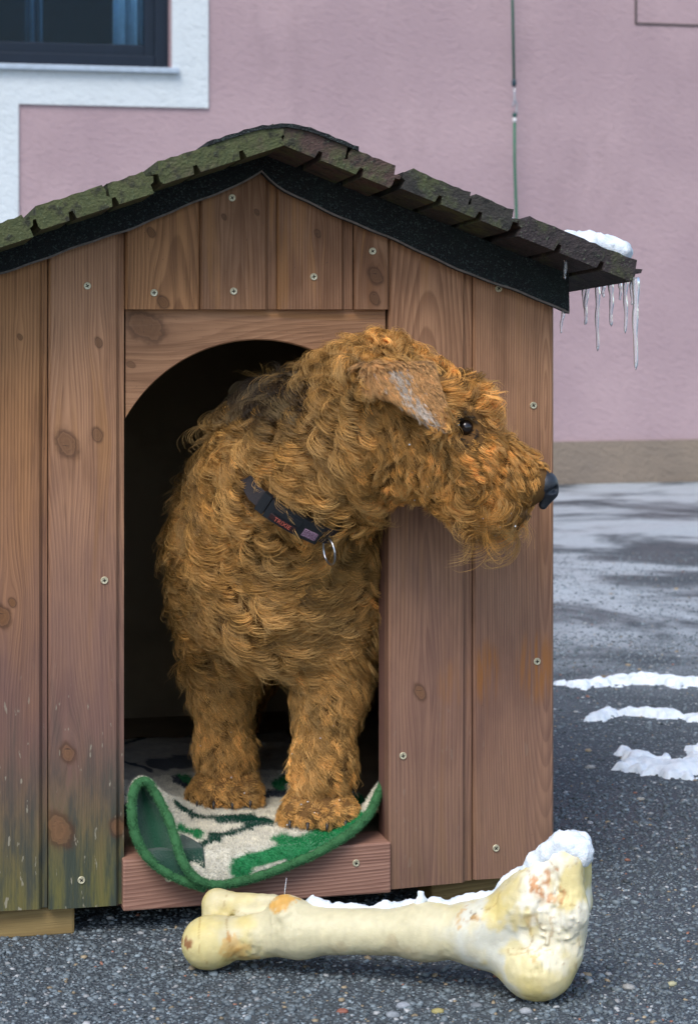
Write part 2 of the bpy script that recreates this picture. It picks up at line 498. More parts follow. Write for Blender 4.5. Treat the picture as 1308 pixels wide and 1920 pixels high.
for (px, py, s, colr) in ((642, 1898, .0075, (.32, .12, .08)), (820, 1898, .008, (.42, .36, .14)), (1258, 1847, .0075, (.5, .48, .3)), (985, 1898, .009, (.38, .4, .42)), (1178, 1853, .009, (.4, .4, .38)), (735, 1905, .010, (.30, .33, .36)), (756, 1888, .010, (.35, .38, .42)), (1105, 1440, .010, (.42, .42, .40)), (1200, 1500, .008, (.5, .48, .42)), (893, 1888, .008, (.2, .22, .24))):
    c = G(px, py); s *= .72; colr = tuple(v * .8 for v in colr)
    a = np.random.default_rng(px)
    vs = []; fs = []
    for i in range(5):
        th = math.pi * (i + .5) / 5
        for k in range(9):
            rr = s * (1 + a.normal(0, .09))
            vs.append((c[0] + rr * math.sin(th) * math.cos(k * .698) * 1.15, c[1] + rr * math.sin(th) * math.sin(k * .698) * .85, .001 + rr * math.cos(th) * .55))
    for i in range(4):
        for k in range(9):
            fs.append([i * 9 + k, (i + 1) * 9 + k, (i + 1) * 9 + (k + 1) % 9, i * 9 + (k + 1) % 9])
    fs += [list(range(9)), list(range(36, 45))[::-1]]
    mesh('stone', vs, fs, plain('pebble', colr, .6, .4, 0, 300, .4, .4, 600), ground, smooth=True)

# ------------------------------------------------------------------ building behind
YW = 5.45
WZ = P(1170, 905, YW)[2]
bld = empty('building', to_world((0, YW, 0)), TH)
tag(bld, 'pink rendered building with white window surround and grey-brown plinth', 'building')
def B(px, py): 
    q = P(px, py, YW); return q[0], q[2]

def stucco(name, c1, c2, sc=150, st=.6):
    N = NT(name)
    o = N.obj(); X, Y, Z = N.sep(o)
    big = N.noise(o, 1.6, 4); mid = N.noise(N.comb(N.ma('MULTIPLY', X, .8), Y, N.ma('ADD', N.ma('MULTIPLY', Z, 1.3), N.ma('MULTIPLY', X, .4))), 42, 4, .65)
    c = N.mix(sm(N, big, .3, .7), c1, c2)
    c = N.mix(N.ma('MULTIPLY', sm(N, mid, .5, .72), .25), c, tuple(v * .75 for v in c2))
    stn = N.noise(N.comb(N.ma('MULTIPLY', X, 2.2), Y, N.ma('MULTIPLY', Z, .8)), 1.3, 6, .7)
    c = N.mix(N.ma('MULTIPLY', sm(N, stn, .5, .68), .22), c, tuple(v * .62 for v in c2))
    N.bump(N.ma('ADD', mid, N.ma('MULTIPLY', N.noise(o, sc, 3), .6)), st, .01)
    return N.out(c, .9, .2)
pink = stucco('pink_render', (.43, .315, .33), (.36, .262, .282))
whit = stucco('white_render', (.62, .67, .69), (.57, .62, .64))
plin = stucco('plinth_render', (.27, .215, .165), (.20, .165, .135), 90, .8)
yb, yt = 0.0, 4.2
wx1, wz0 = B(320, 128)          # window opening: right edge, bottom edge
wx0, wz1 = wx1 - 1.15, wz0 + 1.35
sx1, sz0 = B(390, 203)
lx1 = B(35, 300)[0]
plz = B(1170, 826)[1]
def wallbox(name, x0, x1, z0, z1, y0, y1, mat): return box(name, (x0, y0, z0), (x1, y1, z1), mat, bld, 0)
wallbox('wall', -4.0, wx0, plz, yt, 0, .3, pink)
wallbox('wall', wx0, wx1, plz, wz0, 0, .3, pink)
wallbox('wall', wx0, wx1, wz1, yt, 0, .3, pink)
wallbox('wall', wx1, 5.0, plz, yt, 0, .3, pink)
wallbox('plinth', -4.0, 5.0, -.05, plz, -.012, .3, plin)
wallbox('roof_slab', -4.2, 5.2, yt, yt + .2, -.4, 3.0, whit)
# white surround: four bands round the window, and a band running down
wallbox('window_surround', wx1 + .004, sx1, sz0, wz1 + .16, -.010, .004, whit)
wallbox('window_surround', wx0 - .17, wx1 + .004, sz0, wz0 - .003, -.0101, .0041, whit)
wallbox('window_surround', wx0 - .17, wx0 - .004, wz0 - .003, wz1 + .16, -.0102, .0042, whit)
wallbox('window_surround', wx0 - .004, wx1 + .004, wz1 + .003, wz1 + .16, -.0103, .0043, whit)
wallbox('white_band', lx1 - .16, lx1, plz, sz0, -.0098, .0035, whit)
wframe = plain('window_frame_paint', (.008, .016, .03), .45, .25, 0, 30, .2)
win = empty('window', (0, 0, 0)); win.parent = bld
def framebar(x0, x1, z0, z1, y0, y1): box('frame', (x0, y0, z0), (x1, y1, z1), wframe, win, .004)
fw = .05
framebar(wx0, wx0 + fw, wz0, wz1, .05, .11); framebar(wx1 - fw, wx1, wz0, wz1, .05, .11)
framebar(wx0 + fw, wx1 - fw, wz0, wz0 + fw, .05, .11); framebar(wx0 + fw, wx1 - fw, wz1 - fw, wz1, .05, .11)
s0, s1, q0, q1 = wx0 + fw - .008, wx1 - fw + .008, wz0 + fw - .008, wz1 - fw + .008
framebar(s0, s0 + .045, q0, q1, .072, .125); framebar(s1 - .045, s1, q0, q1, .072, .125)
framebar(s0 + .045, s1 - .045, q0, q0 + .05, .072, .125); framebar(s0 + .045, s1 - .045, q1 - .05, q1, .072, .125)
N = NT('window_glass'); N.b.inputs['Transmission Weight'].default_value = 1.0; N.b.inputs['IOR'].default_value = 1.22
gm = N.out((.45, .68, .85), .0, .5)
box('pane', (s0 + .04, .095, q0 + .04), (s1 - .04, .101, q1 - .04), gm, win, 0)
box('sill', (wx0 - .03, -.035, wz0 - .022), (B(334, 140)[0], .05, wz0 - .001), plain('sill_metal', (.45, .52, .6), .4, .5, .6), win, .003)
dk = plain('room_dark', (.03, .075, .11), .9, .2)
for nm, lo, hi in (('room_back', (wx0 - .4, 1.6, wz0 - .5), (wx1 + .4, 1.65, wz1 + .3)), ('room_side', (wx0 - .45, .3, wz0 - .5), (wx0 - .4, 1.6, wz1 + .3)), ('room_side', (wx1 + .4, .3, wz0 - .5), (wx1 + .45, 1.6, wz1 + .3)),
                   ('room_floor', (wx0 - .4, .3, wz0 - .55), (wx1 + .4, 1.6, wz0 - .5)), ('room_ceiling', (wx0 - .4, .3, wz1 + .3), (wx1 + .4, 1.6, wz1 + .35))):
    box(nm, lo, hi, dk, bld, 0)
# curtains: gathered cloth hanging inside
def curtain(x0, x1, mat, waves):
    V = []; F = []; n = 60
    for i in range(n + 1):
        x = x0 + (x1 - x0) * i / n
        y = .21 + .022 * math.sin(i / n * waves * 6.283)
        V += [(x, y, wz0 - .2), (x, y, wz1 + .1)]
        if i: F.append([2 * i - 2, 2 * i, 2 * i + 1, 2 * i - 1])
    o = mesh('curtain', V, F, mat, win, smooth=True)
    o.modifiers.new('solid', 'SOLIDIFY').thickness = .003
curtain(B(228, 60)[0], B(300, 60)[0], plain('curtain_pale', (.62, .70, .78), .9, .1), 3)
curtain(B(60, 60)[0], B(92, 60)[0], plain('curtain_blue', (.13, .2, .27), .9, .1), 2)
# outline of a flush cover in the render
pan = plain('cover_joint', (.10, .08, .08), .9, .1)
ax_, az_ = B(1189, 46)
box('cover_joint', (ax_, -.004, az_), (ax_ + .008, .004, az_ + .9), pan, bld, 0)
box('cover_joint', (ax_ + .008, -.0042, az_), (ax_ + 1.0, .0041, az_ + .008), pan, bld, 0)

# hanging cord
green_cord = plain('green_cord', (.012, .10, .065), .6, .4, 0, 300, .4)
steel = plain('steel', (.45, .47, .5), .3, .5, 1.0)
YC = YW - .06
cord = empty('hanging_cord', to_world(P(965, 390, YC)), TH)
tag(cord, 'thin green cord with a wire hook hanging before the pink wall', 'cord')
o0 = P(965, 390, YC)
def cl(px, py): return P(px, py, YC) - o0
tube('upper_cord', [cl(960, -900), cl(960, 0), cl(963, 150)], .0052, green_cord, cord)
tube('upper_knot', [cl(963, 148), cl(963, 152), cl(963, 160), cl(963, 163)], [.005, .009, .009, .004], plain('dark_teal_clip', (.01, .04, .055), .5), cord)
hk = [cl(963, 160), cl(964, 178), cl(964, 190), cl(961, 198), cl(960, 200)]
tube('hook', hk, .003, steel, cord)
tube('lower_hook', [cl(962, 192), cl(965, 187), cl(968, 195), cl(968, 210), cl(965, 215)], .003, steel, cord)
tube('lower_knot', [cl(964, 211), cl(964, 213), cl(964, 219), cl(964, 222)], [.005, .009, .009, .005], plain('teal_clip', (.01, .07, .06), .5), cord)
tube('sleeve', [cl(964, 221), cl(964, 229)], .007, plain('white_sleeve', (.75, .75, .75), .5), cord)
tube('lower_cord', [cl(964, 228), cl(964, 300), cl(967, 390), cl(972, 560), cl(990, 690)], .0052, plain('cord_bright_green', (.01, .14, .07), .6, .4, 0, 300, .4), cord)

# ------------------------------------------------------------------ dog house
house = empty('dog_house', (0, 0, 0), TH)
tag(house, 'brown stained wooden dog house with mossy plank roof and arched doorway', 'dog house')
def X_(px, py=1000, Y=0): return P(px, py, Y)[0]
def Z_(px, py, Y=0): return P(px, py, Y)[2]
def K(px, py, r): q = P(px, py, 0); return (q[0], q[2], r / 1600)

LW, DW = (.39, .19, .080), (.145, .060, .024)     # light / dark wood
PL, PD = (.43, .228, .122), (.18, .080, .040)
gold_screw = plain('screw_zinc', (.60, .55, .38), .4, .5, .35, 400, .4)
recess_m = plain('screw_recess', (.015, .014, .012), .7, .2)

def screw(px, py, board, Y=0.0, r=.0043):
    c = P(px, py, Y)
    V = []; F = []; n = 20
    prof = [(r, .0015), (r, -.0009), (r * .86, -.0016), (r * .5, -.0013)]
    for (rr, yy) in prof:
        for k in range(n):
            a = 2 * math.pi * k / n
            V.append((c[0] + rr * math.cos(a), c[1] + yy, c[2] + rr * math.sin(a)))
    for i in range(len(prof) - 1):
        for k in range(n):
            F.append([i * n + k, i * n + (k + 1) % n, (i + 1) * n + (k + 1) % n, (i + 1) * n + k])
    F.append([(len(prof) - 1) * n + k for k in range(n)])
    o = mesh('screw', V, F, gold_screw, board, smooth=False)
    fix_normals(o)
    V = []; F = []
    rot = random.uniform(0, 1.5)
    for q in range(2):
        a = rot + q * math.pi / 2
        d = np.array([math.cos(a), 0, math.sin(a)]); e = np.array([-math.sin(a), 0, math.cos(a)])
        b = len(V)
        for sx_, sy_ in ((-1, -1), (1, -1), (1, 1), (-1, 1)):
            V.append(c + d * r * .5 * sx_ + e * r * .13 * sy_ + np.array([0, -.0016 - q * .0001, 0]))
        F.append([b, b + 1, b + 2, b + 3])
    mesh('screw_recess', V, F, recess_m, board)

def board(px0, px1, pyb, ztop, mat, strip=0, pyb1=None, Y0=0.0, th=.02, name='board', left_strip=False):
    """vertical tongue and groove board; strip = width of the lower lip at its right side, in pixels"""
    x0, x1 = X_(px0), X_(px1)
    s = strip / 1600
    poly = [(x0, Y0 + .003), (x0 + .0025, Y0), (x1 - s - .0025, Y0)]
    if s: poly += [(x1 - s, Y0 + .0025), (x1 - s + .001, Y0 + .006), (x1, Y0 + .006)]
    else: poly += [(x1, Y0 + .003)]
    poly += [(x1, Y0 + th), (x0, Y0 + th)]
    zb0 = Z_(px0, pyb); zb1 = Z_(px1, pyb1 if pyb1 else pyb)
    V = []
    n = len(poly)
    def zb(x): return zb0 + (zb1 - zb0) * (x - x0) / (x1 - x0)
    for (x, y) in poly: V.append((x, y, zb(x)))
    for (x, y) in poly: V.append((x, y, ztop(x)))
    F = [list(range(n))[::-1], list(range(n, 2 * n))] + [[i, (i + 1) % n, n + (i + 1) % n, n + i] for i in range(n)]
    o = mesh(name, V, F, mat, house)
    fix_normals(o)
    return o

# roof lines in the house frame, taken at the front end of the planks
YR = -.115
rt = P(531, 224, YR)
lA, lB = P(520, 230, YR), P(20, 390, YR)
rA, rB = P(540, 228, YR), P(1195, 494, YR)
sl_l = (lA[2] - lB[2]) / (lA[0] - lB[0]); sl_r = (rB[2] - rA[2]) / (rB[0] - rA[0])
def roof_top(x):
    return lA[2] + sl_l * (x - lA[0]) if x < rt[0] else rA[2] + sl_r * (x - rA[0])
TK = .026
RDROP = .055          # the roof falls a little towards the rear
def under(x): return roof_top(x) - TK * 1.07
def ztop(x): return under(x) - .020

xe_r = X_(1038); xe_l = 2 * X_(492) - xe_r
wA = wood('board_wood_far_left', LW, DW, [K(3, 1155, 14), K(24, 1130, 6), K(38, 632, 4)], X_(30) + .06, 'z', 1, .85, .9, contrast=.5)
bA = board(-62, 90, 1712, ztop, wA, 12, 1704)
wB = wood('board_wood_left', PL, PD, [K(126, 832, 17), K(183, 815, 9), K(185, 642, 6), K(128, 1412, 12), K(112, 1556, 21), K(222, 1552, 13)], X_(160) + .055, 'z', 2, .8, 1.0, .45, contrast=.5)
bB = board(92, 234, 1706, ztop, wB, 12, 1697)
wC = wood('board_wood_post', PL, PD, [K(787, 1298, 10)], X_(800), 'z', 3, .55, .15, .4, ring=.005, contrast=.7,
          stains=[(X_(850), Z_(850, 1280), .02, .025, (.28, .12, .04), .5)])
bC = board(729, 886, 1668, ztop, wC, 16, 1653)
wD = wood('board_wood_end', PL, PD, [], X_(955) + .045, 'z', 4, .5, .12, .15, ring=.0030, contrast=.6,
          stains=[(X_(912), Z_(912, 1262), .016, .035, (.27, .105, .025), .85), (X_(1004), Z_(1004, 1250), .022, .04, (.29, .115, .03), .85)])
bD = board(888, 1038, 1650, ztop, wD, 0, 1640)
# beyond the frame: the board that closes the left side
if xe_l < X_(-62): 
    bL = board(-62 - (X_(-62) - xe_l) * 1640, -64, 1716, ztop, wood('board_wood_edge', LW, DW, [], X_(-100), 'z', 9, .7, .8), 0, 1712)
g1 = board(235, 374, 580, ztop, wood('gable_wood_left', LW, DW, [K(305, 566, 8), K(282, 436, 6)], X_(330), 'z', 5, 0, 0, .3), 0, name='gable_board', Y0=-.004)
g2 = board(375, 518, 580, ztop, wood('gable_wood_ridge', (.30, .16, .085), DW, [K(480, 398, 4), K(419, 407, 4)], X_(450), 'z', 6, 0, 0, .4), 18, name='gable_board', Y0=-.0041)
g3 = board(519, 661, 580, ztop, wood('gable_wood_mid', (.30, .16, .088), DW, [K(594, 438, 5)], X_(585), 'z', 7, 0, 0, .4), 19, name='gable_board', Y0=-.004)
g4 = board(663, 728, 580, ztop, wood('gable_wood_right', (.29, .155, .085), DW, [K(701, 517, 11), K(700, 560, 8)], X_(696), 'z', 8, 0, 0, .4), 0, name='gable_board', Y0=-.0041)
for b, pts in ((bA, []), (bB, [(164, 536), (196, 1088), (153, 1650)]), (bC, [(755, 1417)]), (bD, [(934, 541), (999, 760), (1006, 1240), (929, 1590)])):
    for q in pts: screw(q[0], q[1], b)
for b, pts in ((g1, [(289, 549)]), (g2, [(435, 371), (438, 546)]), (g3, [(588, 519)]), (g4, [(698, 471)])):
    for q in pts: screw(q[0], q[1], b, -.004)

# arch panel behind the gable boards
def arch_panel():
    Ya, Yb_ = .006, .024
    c = P(483, 924, Ya); r = 284 / 1600
    x0, x1 = X_(236, 700, Ya), X_(722, 700, Ya)
    zt = Z_(480, 560, Ya)
    n = 48; V = []; F = []
    for i in range(n + 1):
        x = x0 + (x1 - x0) * i / n
        za = c[2] + math.sqrt(max(r * r - (x - c[0]) ** 2, 0))
        V += [(x, Ya, zt), (x, Ya, za + .0015), (x, Ya + .0015, za), (x, Yb_, za), (x, Yb_, zt)]
        if i:
            a = 5 * (i - 1); b = 5 * i
            for k in range(5): F.append([a + k, a + (k + 1) % 5, b + (k + 1) % 5, b + k])
    F += [[0, 1, 2, 3, 4], [5 * n + k for k in range(5)][::-1]]
    w = wood('arch_wood', (.36, .19, .10), (.22, .105, .052), [(K(275, 612, 1)[1], K(275, 612, 1)[0], 24 / 1600), (K(247, 684, 1)[1], K(247, 684, 1)[0], 5 / 1600)], Z_(480, 690), 'x', 12, 0, 0, .5)
    o = mesh('arch_panel', V, F, w, house); fix_normals(o)
arch_panel()

# sill beam, jambs, inner shell
zs0, zs1 = Z_(480, 1690), Z_(715, 1579)
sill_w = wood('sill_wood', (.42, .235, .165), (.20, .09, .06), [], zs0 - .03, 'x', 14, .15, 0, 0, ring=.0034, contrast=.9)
sill = box('sill', (X_(230, 1650), -.004, zs0), (X_(731, 1630), .055, zs1), sill_w, house, .002)
screw(667, 1618, sill, -.004, .0042); screw(316, 1647, sill, -.004, .0042)
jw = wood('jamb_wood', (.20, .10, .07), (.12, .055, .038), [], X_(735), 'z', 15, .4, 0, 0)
FZ = zs1 - .006                                  # level of the floor boards inside
box('jamb', (X_(729) + .0008, .0205, zs0), (X_(729) + .03, .052, Z_(600, 560)), jw, house)
box('jamb', (X_(233) - .03, .0205, zs0), (X_(233) - .0008, .052, Z_(300, 560)), jw, house)
inner = plain('inner_plywood', (.40, .31, .20), .8, .2, 0, 8, .5)
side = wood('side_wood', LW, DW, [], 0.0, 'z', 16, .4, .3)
HD = .86
zl = lambda x: under(x) - .004 - RDROP * (HD + .12)
def side_wall(x0, x1, xr):
    zt = lambda y: under(xr) - .003 - RDROP * (y - YR)
    prism('side_wall', [(.0205, zs0), (HD, zs0), (HD, zt(HD)), (.0205, zt(.0205))], lambda p, d: (d, p[0], p[1]), x0, x1, side, house)
side_wall(xe_r - .02, xe_r - .001, xe_r); side_wall(xe_l + .001, xe_l + .02, xe_l)
prism('back_wall', [(xe_l + .02, zs0), (xe_r - .02, zs0), (xe_r - .02, zl(xe_r)), (rt[0], zl(rt[0]) - .002), (xe_l + .02, zl(xe_l))], lambda p, d: (p[0], d, p[1]), HD - .02, HD, inner, house)
box('floor', (xe_l + .0205, .0555, zs0 + .01), (xe_r - .0205, HD - .0205, FZ), inner, house, 0)
blk = wood('block_wood', (.42, .28, .11), (.27, .16, .055), [], 0, 'x', 17, 0, .35, 0, contrast=.7)
b0 = P(143, 1762, .012)
for (x0, x1, y0, y1) in ((X_(-60), X_(143), .012, .10), (X_(822), X_(1000), .03, .10), (X_(-60), X_(143), .72, .82), (X_(822), X_(1000), .72, .82)):
    box('foot_block', (x0, y0, -.002), (x1, y1, Z_(100, 1705) - .001 if x0 < 0 else Z_(880, 1655) - .001), blk, house, .003)

# roof planks
def moss_wood(name, seed, green, col):
    N = NT(name); o = N.obj(); X, Y, Z = N.sep(o)
    n1 = N.noise(o, 13 + seed, 5, .7); n2 = N.noise(N.comb(N.ma('ADD', X, seed), Y, Z), 70, 4, .6); n3 = N.noise(o, 320, 3)
    rr = N.ma('ADD', N.ma('MULTIPLY', N.ma('ADD', Z, N.ma('MULTIPLY', X, .25 * (-1) ** seed)), 1 / .0035), N.ma('MULTIPLY', n1, 6))
    rings = N.ma('FRACT', rr)
    c = N.mix(N.ma('MULTIPLY', rings, .5), col, tuple(v * .4 for v in col))
    c = N.mix(N.ma('MULTIPLY', sm(N, n1, .55 - .25 * green, .75 - .25 * green), .9), c, N.mix(n2, (.022, .045, .026), (.16, .165, .055)))
    c = N.mix(N.ma('MULTIPLY', sm(N, n2, .48, .66), .8), c, (.022, .022, .02))
    c = N.mix(N.ma('MULTIPLY', sm(N, n3, .62, .72), .5), c, (.18, .24, .14))
    N.bump(N.ma('ADD', N.ma('ADD', n2, N.ma('MULTIPLY', n3, .5)), N.ma('MULTIPLY', rings, .3)), .8, .003)
    return N.out(c, .75, .35)

def roof_plank(side_, a0, a1, seed, green, col, yo, dz=0.0, notch=True):
    """a = distance down the slope from the ridge"""
    org = np.array([rt[0], roof_top(rt[0] - 1e-6 if side_ < 0 else rt[0] + 1e-6)])
    slope = sl_l if side_ < 0 else sl_r
    d = np.array([side_, slope * side_]); d /= np.linalg.norm(d)
    nrm = np.array([-d[1], d[0]]) if side_ > 0 else np.array([d[1], -d[0]])
    w = a1 - a0
    k1, k2 = a0 + w * .36, a0 + w * .72
    kw, kh = .0032, .009
    T = TK
    poly = [(a0, 0)]
    if notch: poly = [(a0 + .010, .0005), (a0 + .008, -.006), (a0, -.008)]
    poly += [(a0 + (.0 if not notch else .001), -T)] if not notch else [(a0 + .002, -T * .55), (a0 + .006, -T * .62), (a0 + .005, -T)]
    for k in (k1, k2):
        poly += [(k - kw * 1.3, -T), (k - kw * .7, -T + kh), (k + kw * .7, -T + kh), (k + kw * 1.3, -T)]
    poly += [(a1 - .002, -T), (a1, -T + .004), (a1, -T * .52), (a1 + .006, -T * .48), (a1 + .006, -T * .30), (a1 - .002, -.010), (a1 - .004, 0)]
    rg = random.Random(seed * 7)
    sp = a0 + w * rg.uniform(.35, .75)
    tops = sorted([a0 + .014 + (w - .022) * t_ for t_ in np.linspace(.04, .97, 17) if abs(a0 + w * t_ - sp) > .008], reverse=True)
    done = False
    for t_ in tops:
        if not done and t_ < sp and seed in (2, 3, 5, 6):
            poly += [(sp + .0035, 0), (sp + .001, -.007), (sp + .0025, -.013), (sp - .001, -.015), (sp - .002, -.006), (sp - .003, 0)]; done = True
        poly += [(t_, rg.uniform(-.0016, .0004))]
    f = lambda p, y: (org[0] + d[0] * p[0] + nrm[0] * (p[1] + dz), y, org[1] + d[1] * p[0] + nrm[1] * (p[1] + dz) - RDROP * (y - YR))
    o = prism('roof_plank', poly, f, YR + yo, HD + .08, moss_wood('roof_wood', seed, green, col), house)
    return o
def slope_len(px0, py0, px1, py1):
    a, b = P(px0, py0, YR), P(px1, py1, YR); return math.hypot(a[0] - b[0], a[2] - b[2])
wl = slope_len(520, 228, 279, 309)
gcol, bcol = (.12, .10, .06), (.10, .06, .05)
roof_plank(-1, .002, wl, 1, .85, gcol, .000)
roof_plank(-1, wl + .005, wl * 1.93, 2, 1.0, gcol, .003, -.006)
roof_plank(-1, wl * 1.93 + .004, wl * 2.86, 3, 1.2, gcol, -.003, -.011)
roof_plank(-1, wl * 2.86 + .004, wl * 3.0 + .08, 4, 1.0, gcol, .0, -.006)
wr = slope_len(540, 228, 757, 316)
roof_plank(1, .002, wr, 5, .35, bcol, .002)
roof_plank(1, wr + .006, wr * 2.03, 6, .4, (.05, .045, .04), .0, .004)
roof_plank(1, wr * 2.03 + .006, slope_len(540, 228, 1203, 502), 7, .1, (.055, .043, .043), -.002, .003)

# mineral felt
def felt_mat():
    N = NT('mineral_felt'); o = N.obj()
    v = N.vor(o, 620); cr = N.sep(N.vor(o, 620, out='Color')); n = N.noise(o, 900, 2); b = N.noise(o, 25, 3)
    c = N.mix(sm(N, cr[0], .80, .98), (.010, .013, .014), (.05, .07, .065))
    c = N.mix(N.ma('MULTIPLY', sm(N, b, .5, .7), .5), c, (.012, .022, .02))
    N.bump(N.ma('ADD', N.ma('MULTIPLY', v, -1), n), .9, .002)
    return N.out(c, .65, .35)
felt = felt_mat()
torn = plain('felt_backing', (.16, .14, .125), .85, .2, 0, 120, .6)
def felt_strip(pxs, lows, side_):
    Yf = -.020
    V = []; F = []
    for i, (px, py) in enumerate(lows):
        q = P(px, py + 1.2 * math.sin(px * .031) + .8 * math.sin(px * .083), Yf); x = q[0]
        zu = under(x) - RDROP * .095 + (.004 if x * side_ > rt[0] * side_ else -.002)
        V += [(x, Yf + .003, zu), (x, Yf, q[2]), (x, Yf + .001, q[2] - .0025), (x, Yf + .0145, q[2] - .002), (x, Yf + .0145, zu)]
        if i:
            a, b = 5 * (i - 1), 5 * i
            for k in range(5): F.append([a + k, a + (k + 1) % 5, b + (k + 1) % 5, b + k])
    n = len(lows) - 1
    F += [[0, 1, 2, 3, 4], [5 * n + k for k in range(5)][::-1]]
    o = mesh('felt_strip', V, F, felt, house); fix_normals(o)
    o.data.materials.append(torn)
    for p in o.data.polygons:
        vs = [v % 5 for v in p.vertices]
        if set(vs) == {1, 2}: p.material_index = 1
def interp(pts, n=40):
    pts = np.array(pts, float); t = np.linspace(pts[0, 0], pts[-1, 0], n)
    return list(zip(t, np.interp(t, pts[:, 0], pts[:, 1])))
felt_strip(None, interp([(-150, 563), (0, 511), (120, 470), (240, 428), (380, 372), (440, 347), (491, 318)]), -1)
felt_strip(None, interp([(490, 317), (505, 334), (525, 352), (600, 388), (700, 430), (800, 476), (900, 519), (1000, 556), (1067, 583)]), 1)
# cap over the ridge
def cap():
    V = []; F = []; n = 26
    xs = np.linspace(X_(388, 260, YR), X_(672, 268, YR), n)
    for i, x in enumerate(xs):
        e = abs(x - rt[0]); rnd = .006 * math.exp(-(e / .02) ** 2)
        w = .0008 * math.sin(i * 2.3)
        for y in (YR - .002 + w, HD + .09):
            z = roof_top(x) - rnd - .0010 - RDROP * (y - YR)
            V += [(x, y, z), (x, y, z + .0045 + w)]
        if i:
            a, b = 4 * (i - 1), 4 * i
            F += [[a, b, b + 1, a + 1], [a + 2, a + 3, b + 3, b + 2], [a + 1, b + 1, b + 3, a + 3], [a, a + 2, b + 2, b]]
    F += [[0, 1, 3, 2], [4 * n - 4, 4 * n - 2, 4 * n - 1, 4 * n - 3]]
    o = mesh('ridge_felt', V, F, felt, house); fix_normals(o)
cap()

# ------------------------------------------------------------------ hair helper
def hair(name, pts, radius, tints, mat, parent):
    """pts: (n, k, 3) strand points"""
    n, k, _ = pts.shape
    cu = bpy.data.hair_curves.new(name)
    cu.add_curves([k] * n)
    cu.attributes['position'].data.foreach_set('vector', pts.astype(np.float32).ravel())
    ra = cu.attributes.get('radius') or cu.attributes.new('radius', 'FLOAT', 'POINT')
    taper = np.linspace(1, 0, k) ** .6 * .85 + .15
    r = (np.asarray(radius).reshape(-1, 1) * taper[None]) * np.ones((n, 1))
    ra.data.foreach_set('value', r.astype(np.float32).ravel())
    ta = cu.attributes.new('tint', 'FLOAT_COLOR', 'CURVE')
    c = np.ones((n, 4), np.float32); c[:, :3] = tints
    ta.data.foreach_set('color', c.ravel())
    cu.materials.append(mat)
    return link(bpy.data.objects.new(name, cu), parent)

def sample_mesh(V, F, n, rng):
    a, b, c, d = V[F[:, 0]], V[F[:, 1]], V[F[:, 2]], V[F[:, 3]]
    T = np.concatenate([np.stack([a, b, c], 1), np.stack([a, c, d], 1)])
    ar = np.linalg.norm(np.cross(T[:, 1] - T[:, 0], T[:, 2] - T[:, 0]), axis=1)
    i = rng.choice(len(T), n, p=ar / ar.sum())
    u, v = rng.random(n), rng.random(n); m = u + v > 1; u[m], v[m] = 1 - u[m], 1 - v[m]
    t = T[i]
    return t[:, 0] + u[:, None] * (t[:, 1] - t[:, 0]) + v[:, None] * (t[:, 2] - t[:, 0])

def unit(v): return v / np.maximum(np.linalg.norm(v, axis=-1, keepdims=True), 1e-9)

# ------------------------------------------------------------------ dog
FLOORZ = FZ + .012
def hy(px): return -.092 - (px - 760) * 1.5e-4        # the head lies square to the camera
def D(px, py, Y): return P(px, py, Y)
def H(px, py, off=0.0): return P(px, py, hy(px)) + TOCAM * off
body = SDF()
# trunk
body.cone(D(512, 990, .15), D(500, 960, .62), .102, .102, .05)
body.ell(D(510, 1060, .115), np.eye(3), (.102, .080, .108), .05)
body.ball(D(424, 1030, .16), .052, .05)
body.ball(D(606, 1030, .10), .052, .05)
body.cone(D(520, 1100, .06), D(520, 1165, .08), .042, .028, .04)
# neck and throat
body.cone(D(520, 965, .12), D(570, 875, .05), .104, .098, .04)
body.cone(D(570, 870, .05), D(690, 780, -.045), .098, .080, .04)
body.ball(D(700, 845, -.055), .056, .04)
# head
body.cone(H(735, 772), H(815, 782), .068, .058, .03)
body.cone(H(775, 838), H(840, 852), .054, .046, .03)
body.cone(H(855, 836), H(990, 905), .046, .025, .03)
body.cone(H(835, 888), H(945, 940), .036, .020, .025)
body.ball(H(880, 762, .022), .019, .02); body.ball(H(880, 762, -.022), .019, .02)
# ears: folded flaps on both sides
for s_ in (1, -1):
    c = H(755, 735, .094 * s_)
    tri_px = [(690, 694), (792, 688), (822, 786)]
    c0 = H(755, 735)
    pts2 = [((H(a, b) - c0) @ HV, (H(a, b) - c0)[2]) for a, b in tri_px]
    W = unit(TOCAM * s_ + np.array([0, 0, .18]))
    Bv = unit(np.array([0, 0, 1.0]) - W * W[2]); Av = HV
    body.tri(c, Av, Bv, W, pts2, .003, .006, .010)
    body.ball(H(715, 700, .045 * s_), .032, .03)
# front legs
LP = D(425, 1468, .215); LP[2] = FLOORZ
RP = D(598, 1530, .085); RP[2] = FLOORZ
def leg(sh, el, wr, paw, r):
    body.cone(sh, el, .054, r * 1.15, .040); body.cone(el, wr, r * 1.15, r * .95, .03)
    body.cone(wr, paw + np.array([0, .0, .028]), r, r * .95, .02)
    f = unit(TOCAM * .97 + HV * -.02)
    sd = np.array([f[1], -f[0], 0])
    for i, o in enumerate((-.033, -.0115, .0115, .033)):
        fw_ = .040 if i in (1, 2) else .030
        tip = paw + f * fw_ + sd * o + np.array([0, 0, .016])
        body.cone(paw + sd * o * .6 + np.array([0, 0, .03]), tip, 0.0185, .0150, .005)
        claws.append((tip + f * .0125 + np.array([0, 0, -.004]), f))
claws = []
leg(D(425, 1130, .17), D(420, 1270, .205), D(422, 1400, .215), LP, .030)
leg(D(622, 1130, .10), D(622, 1280, .09), D(605, 1430, .085), RP, .032)
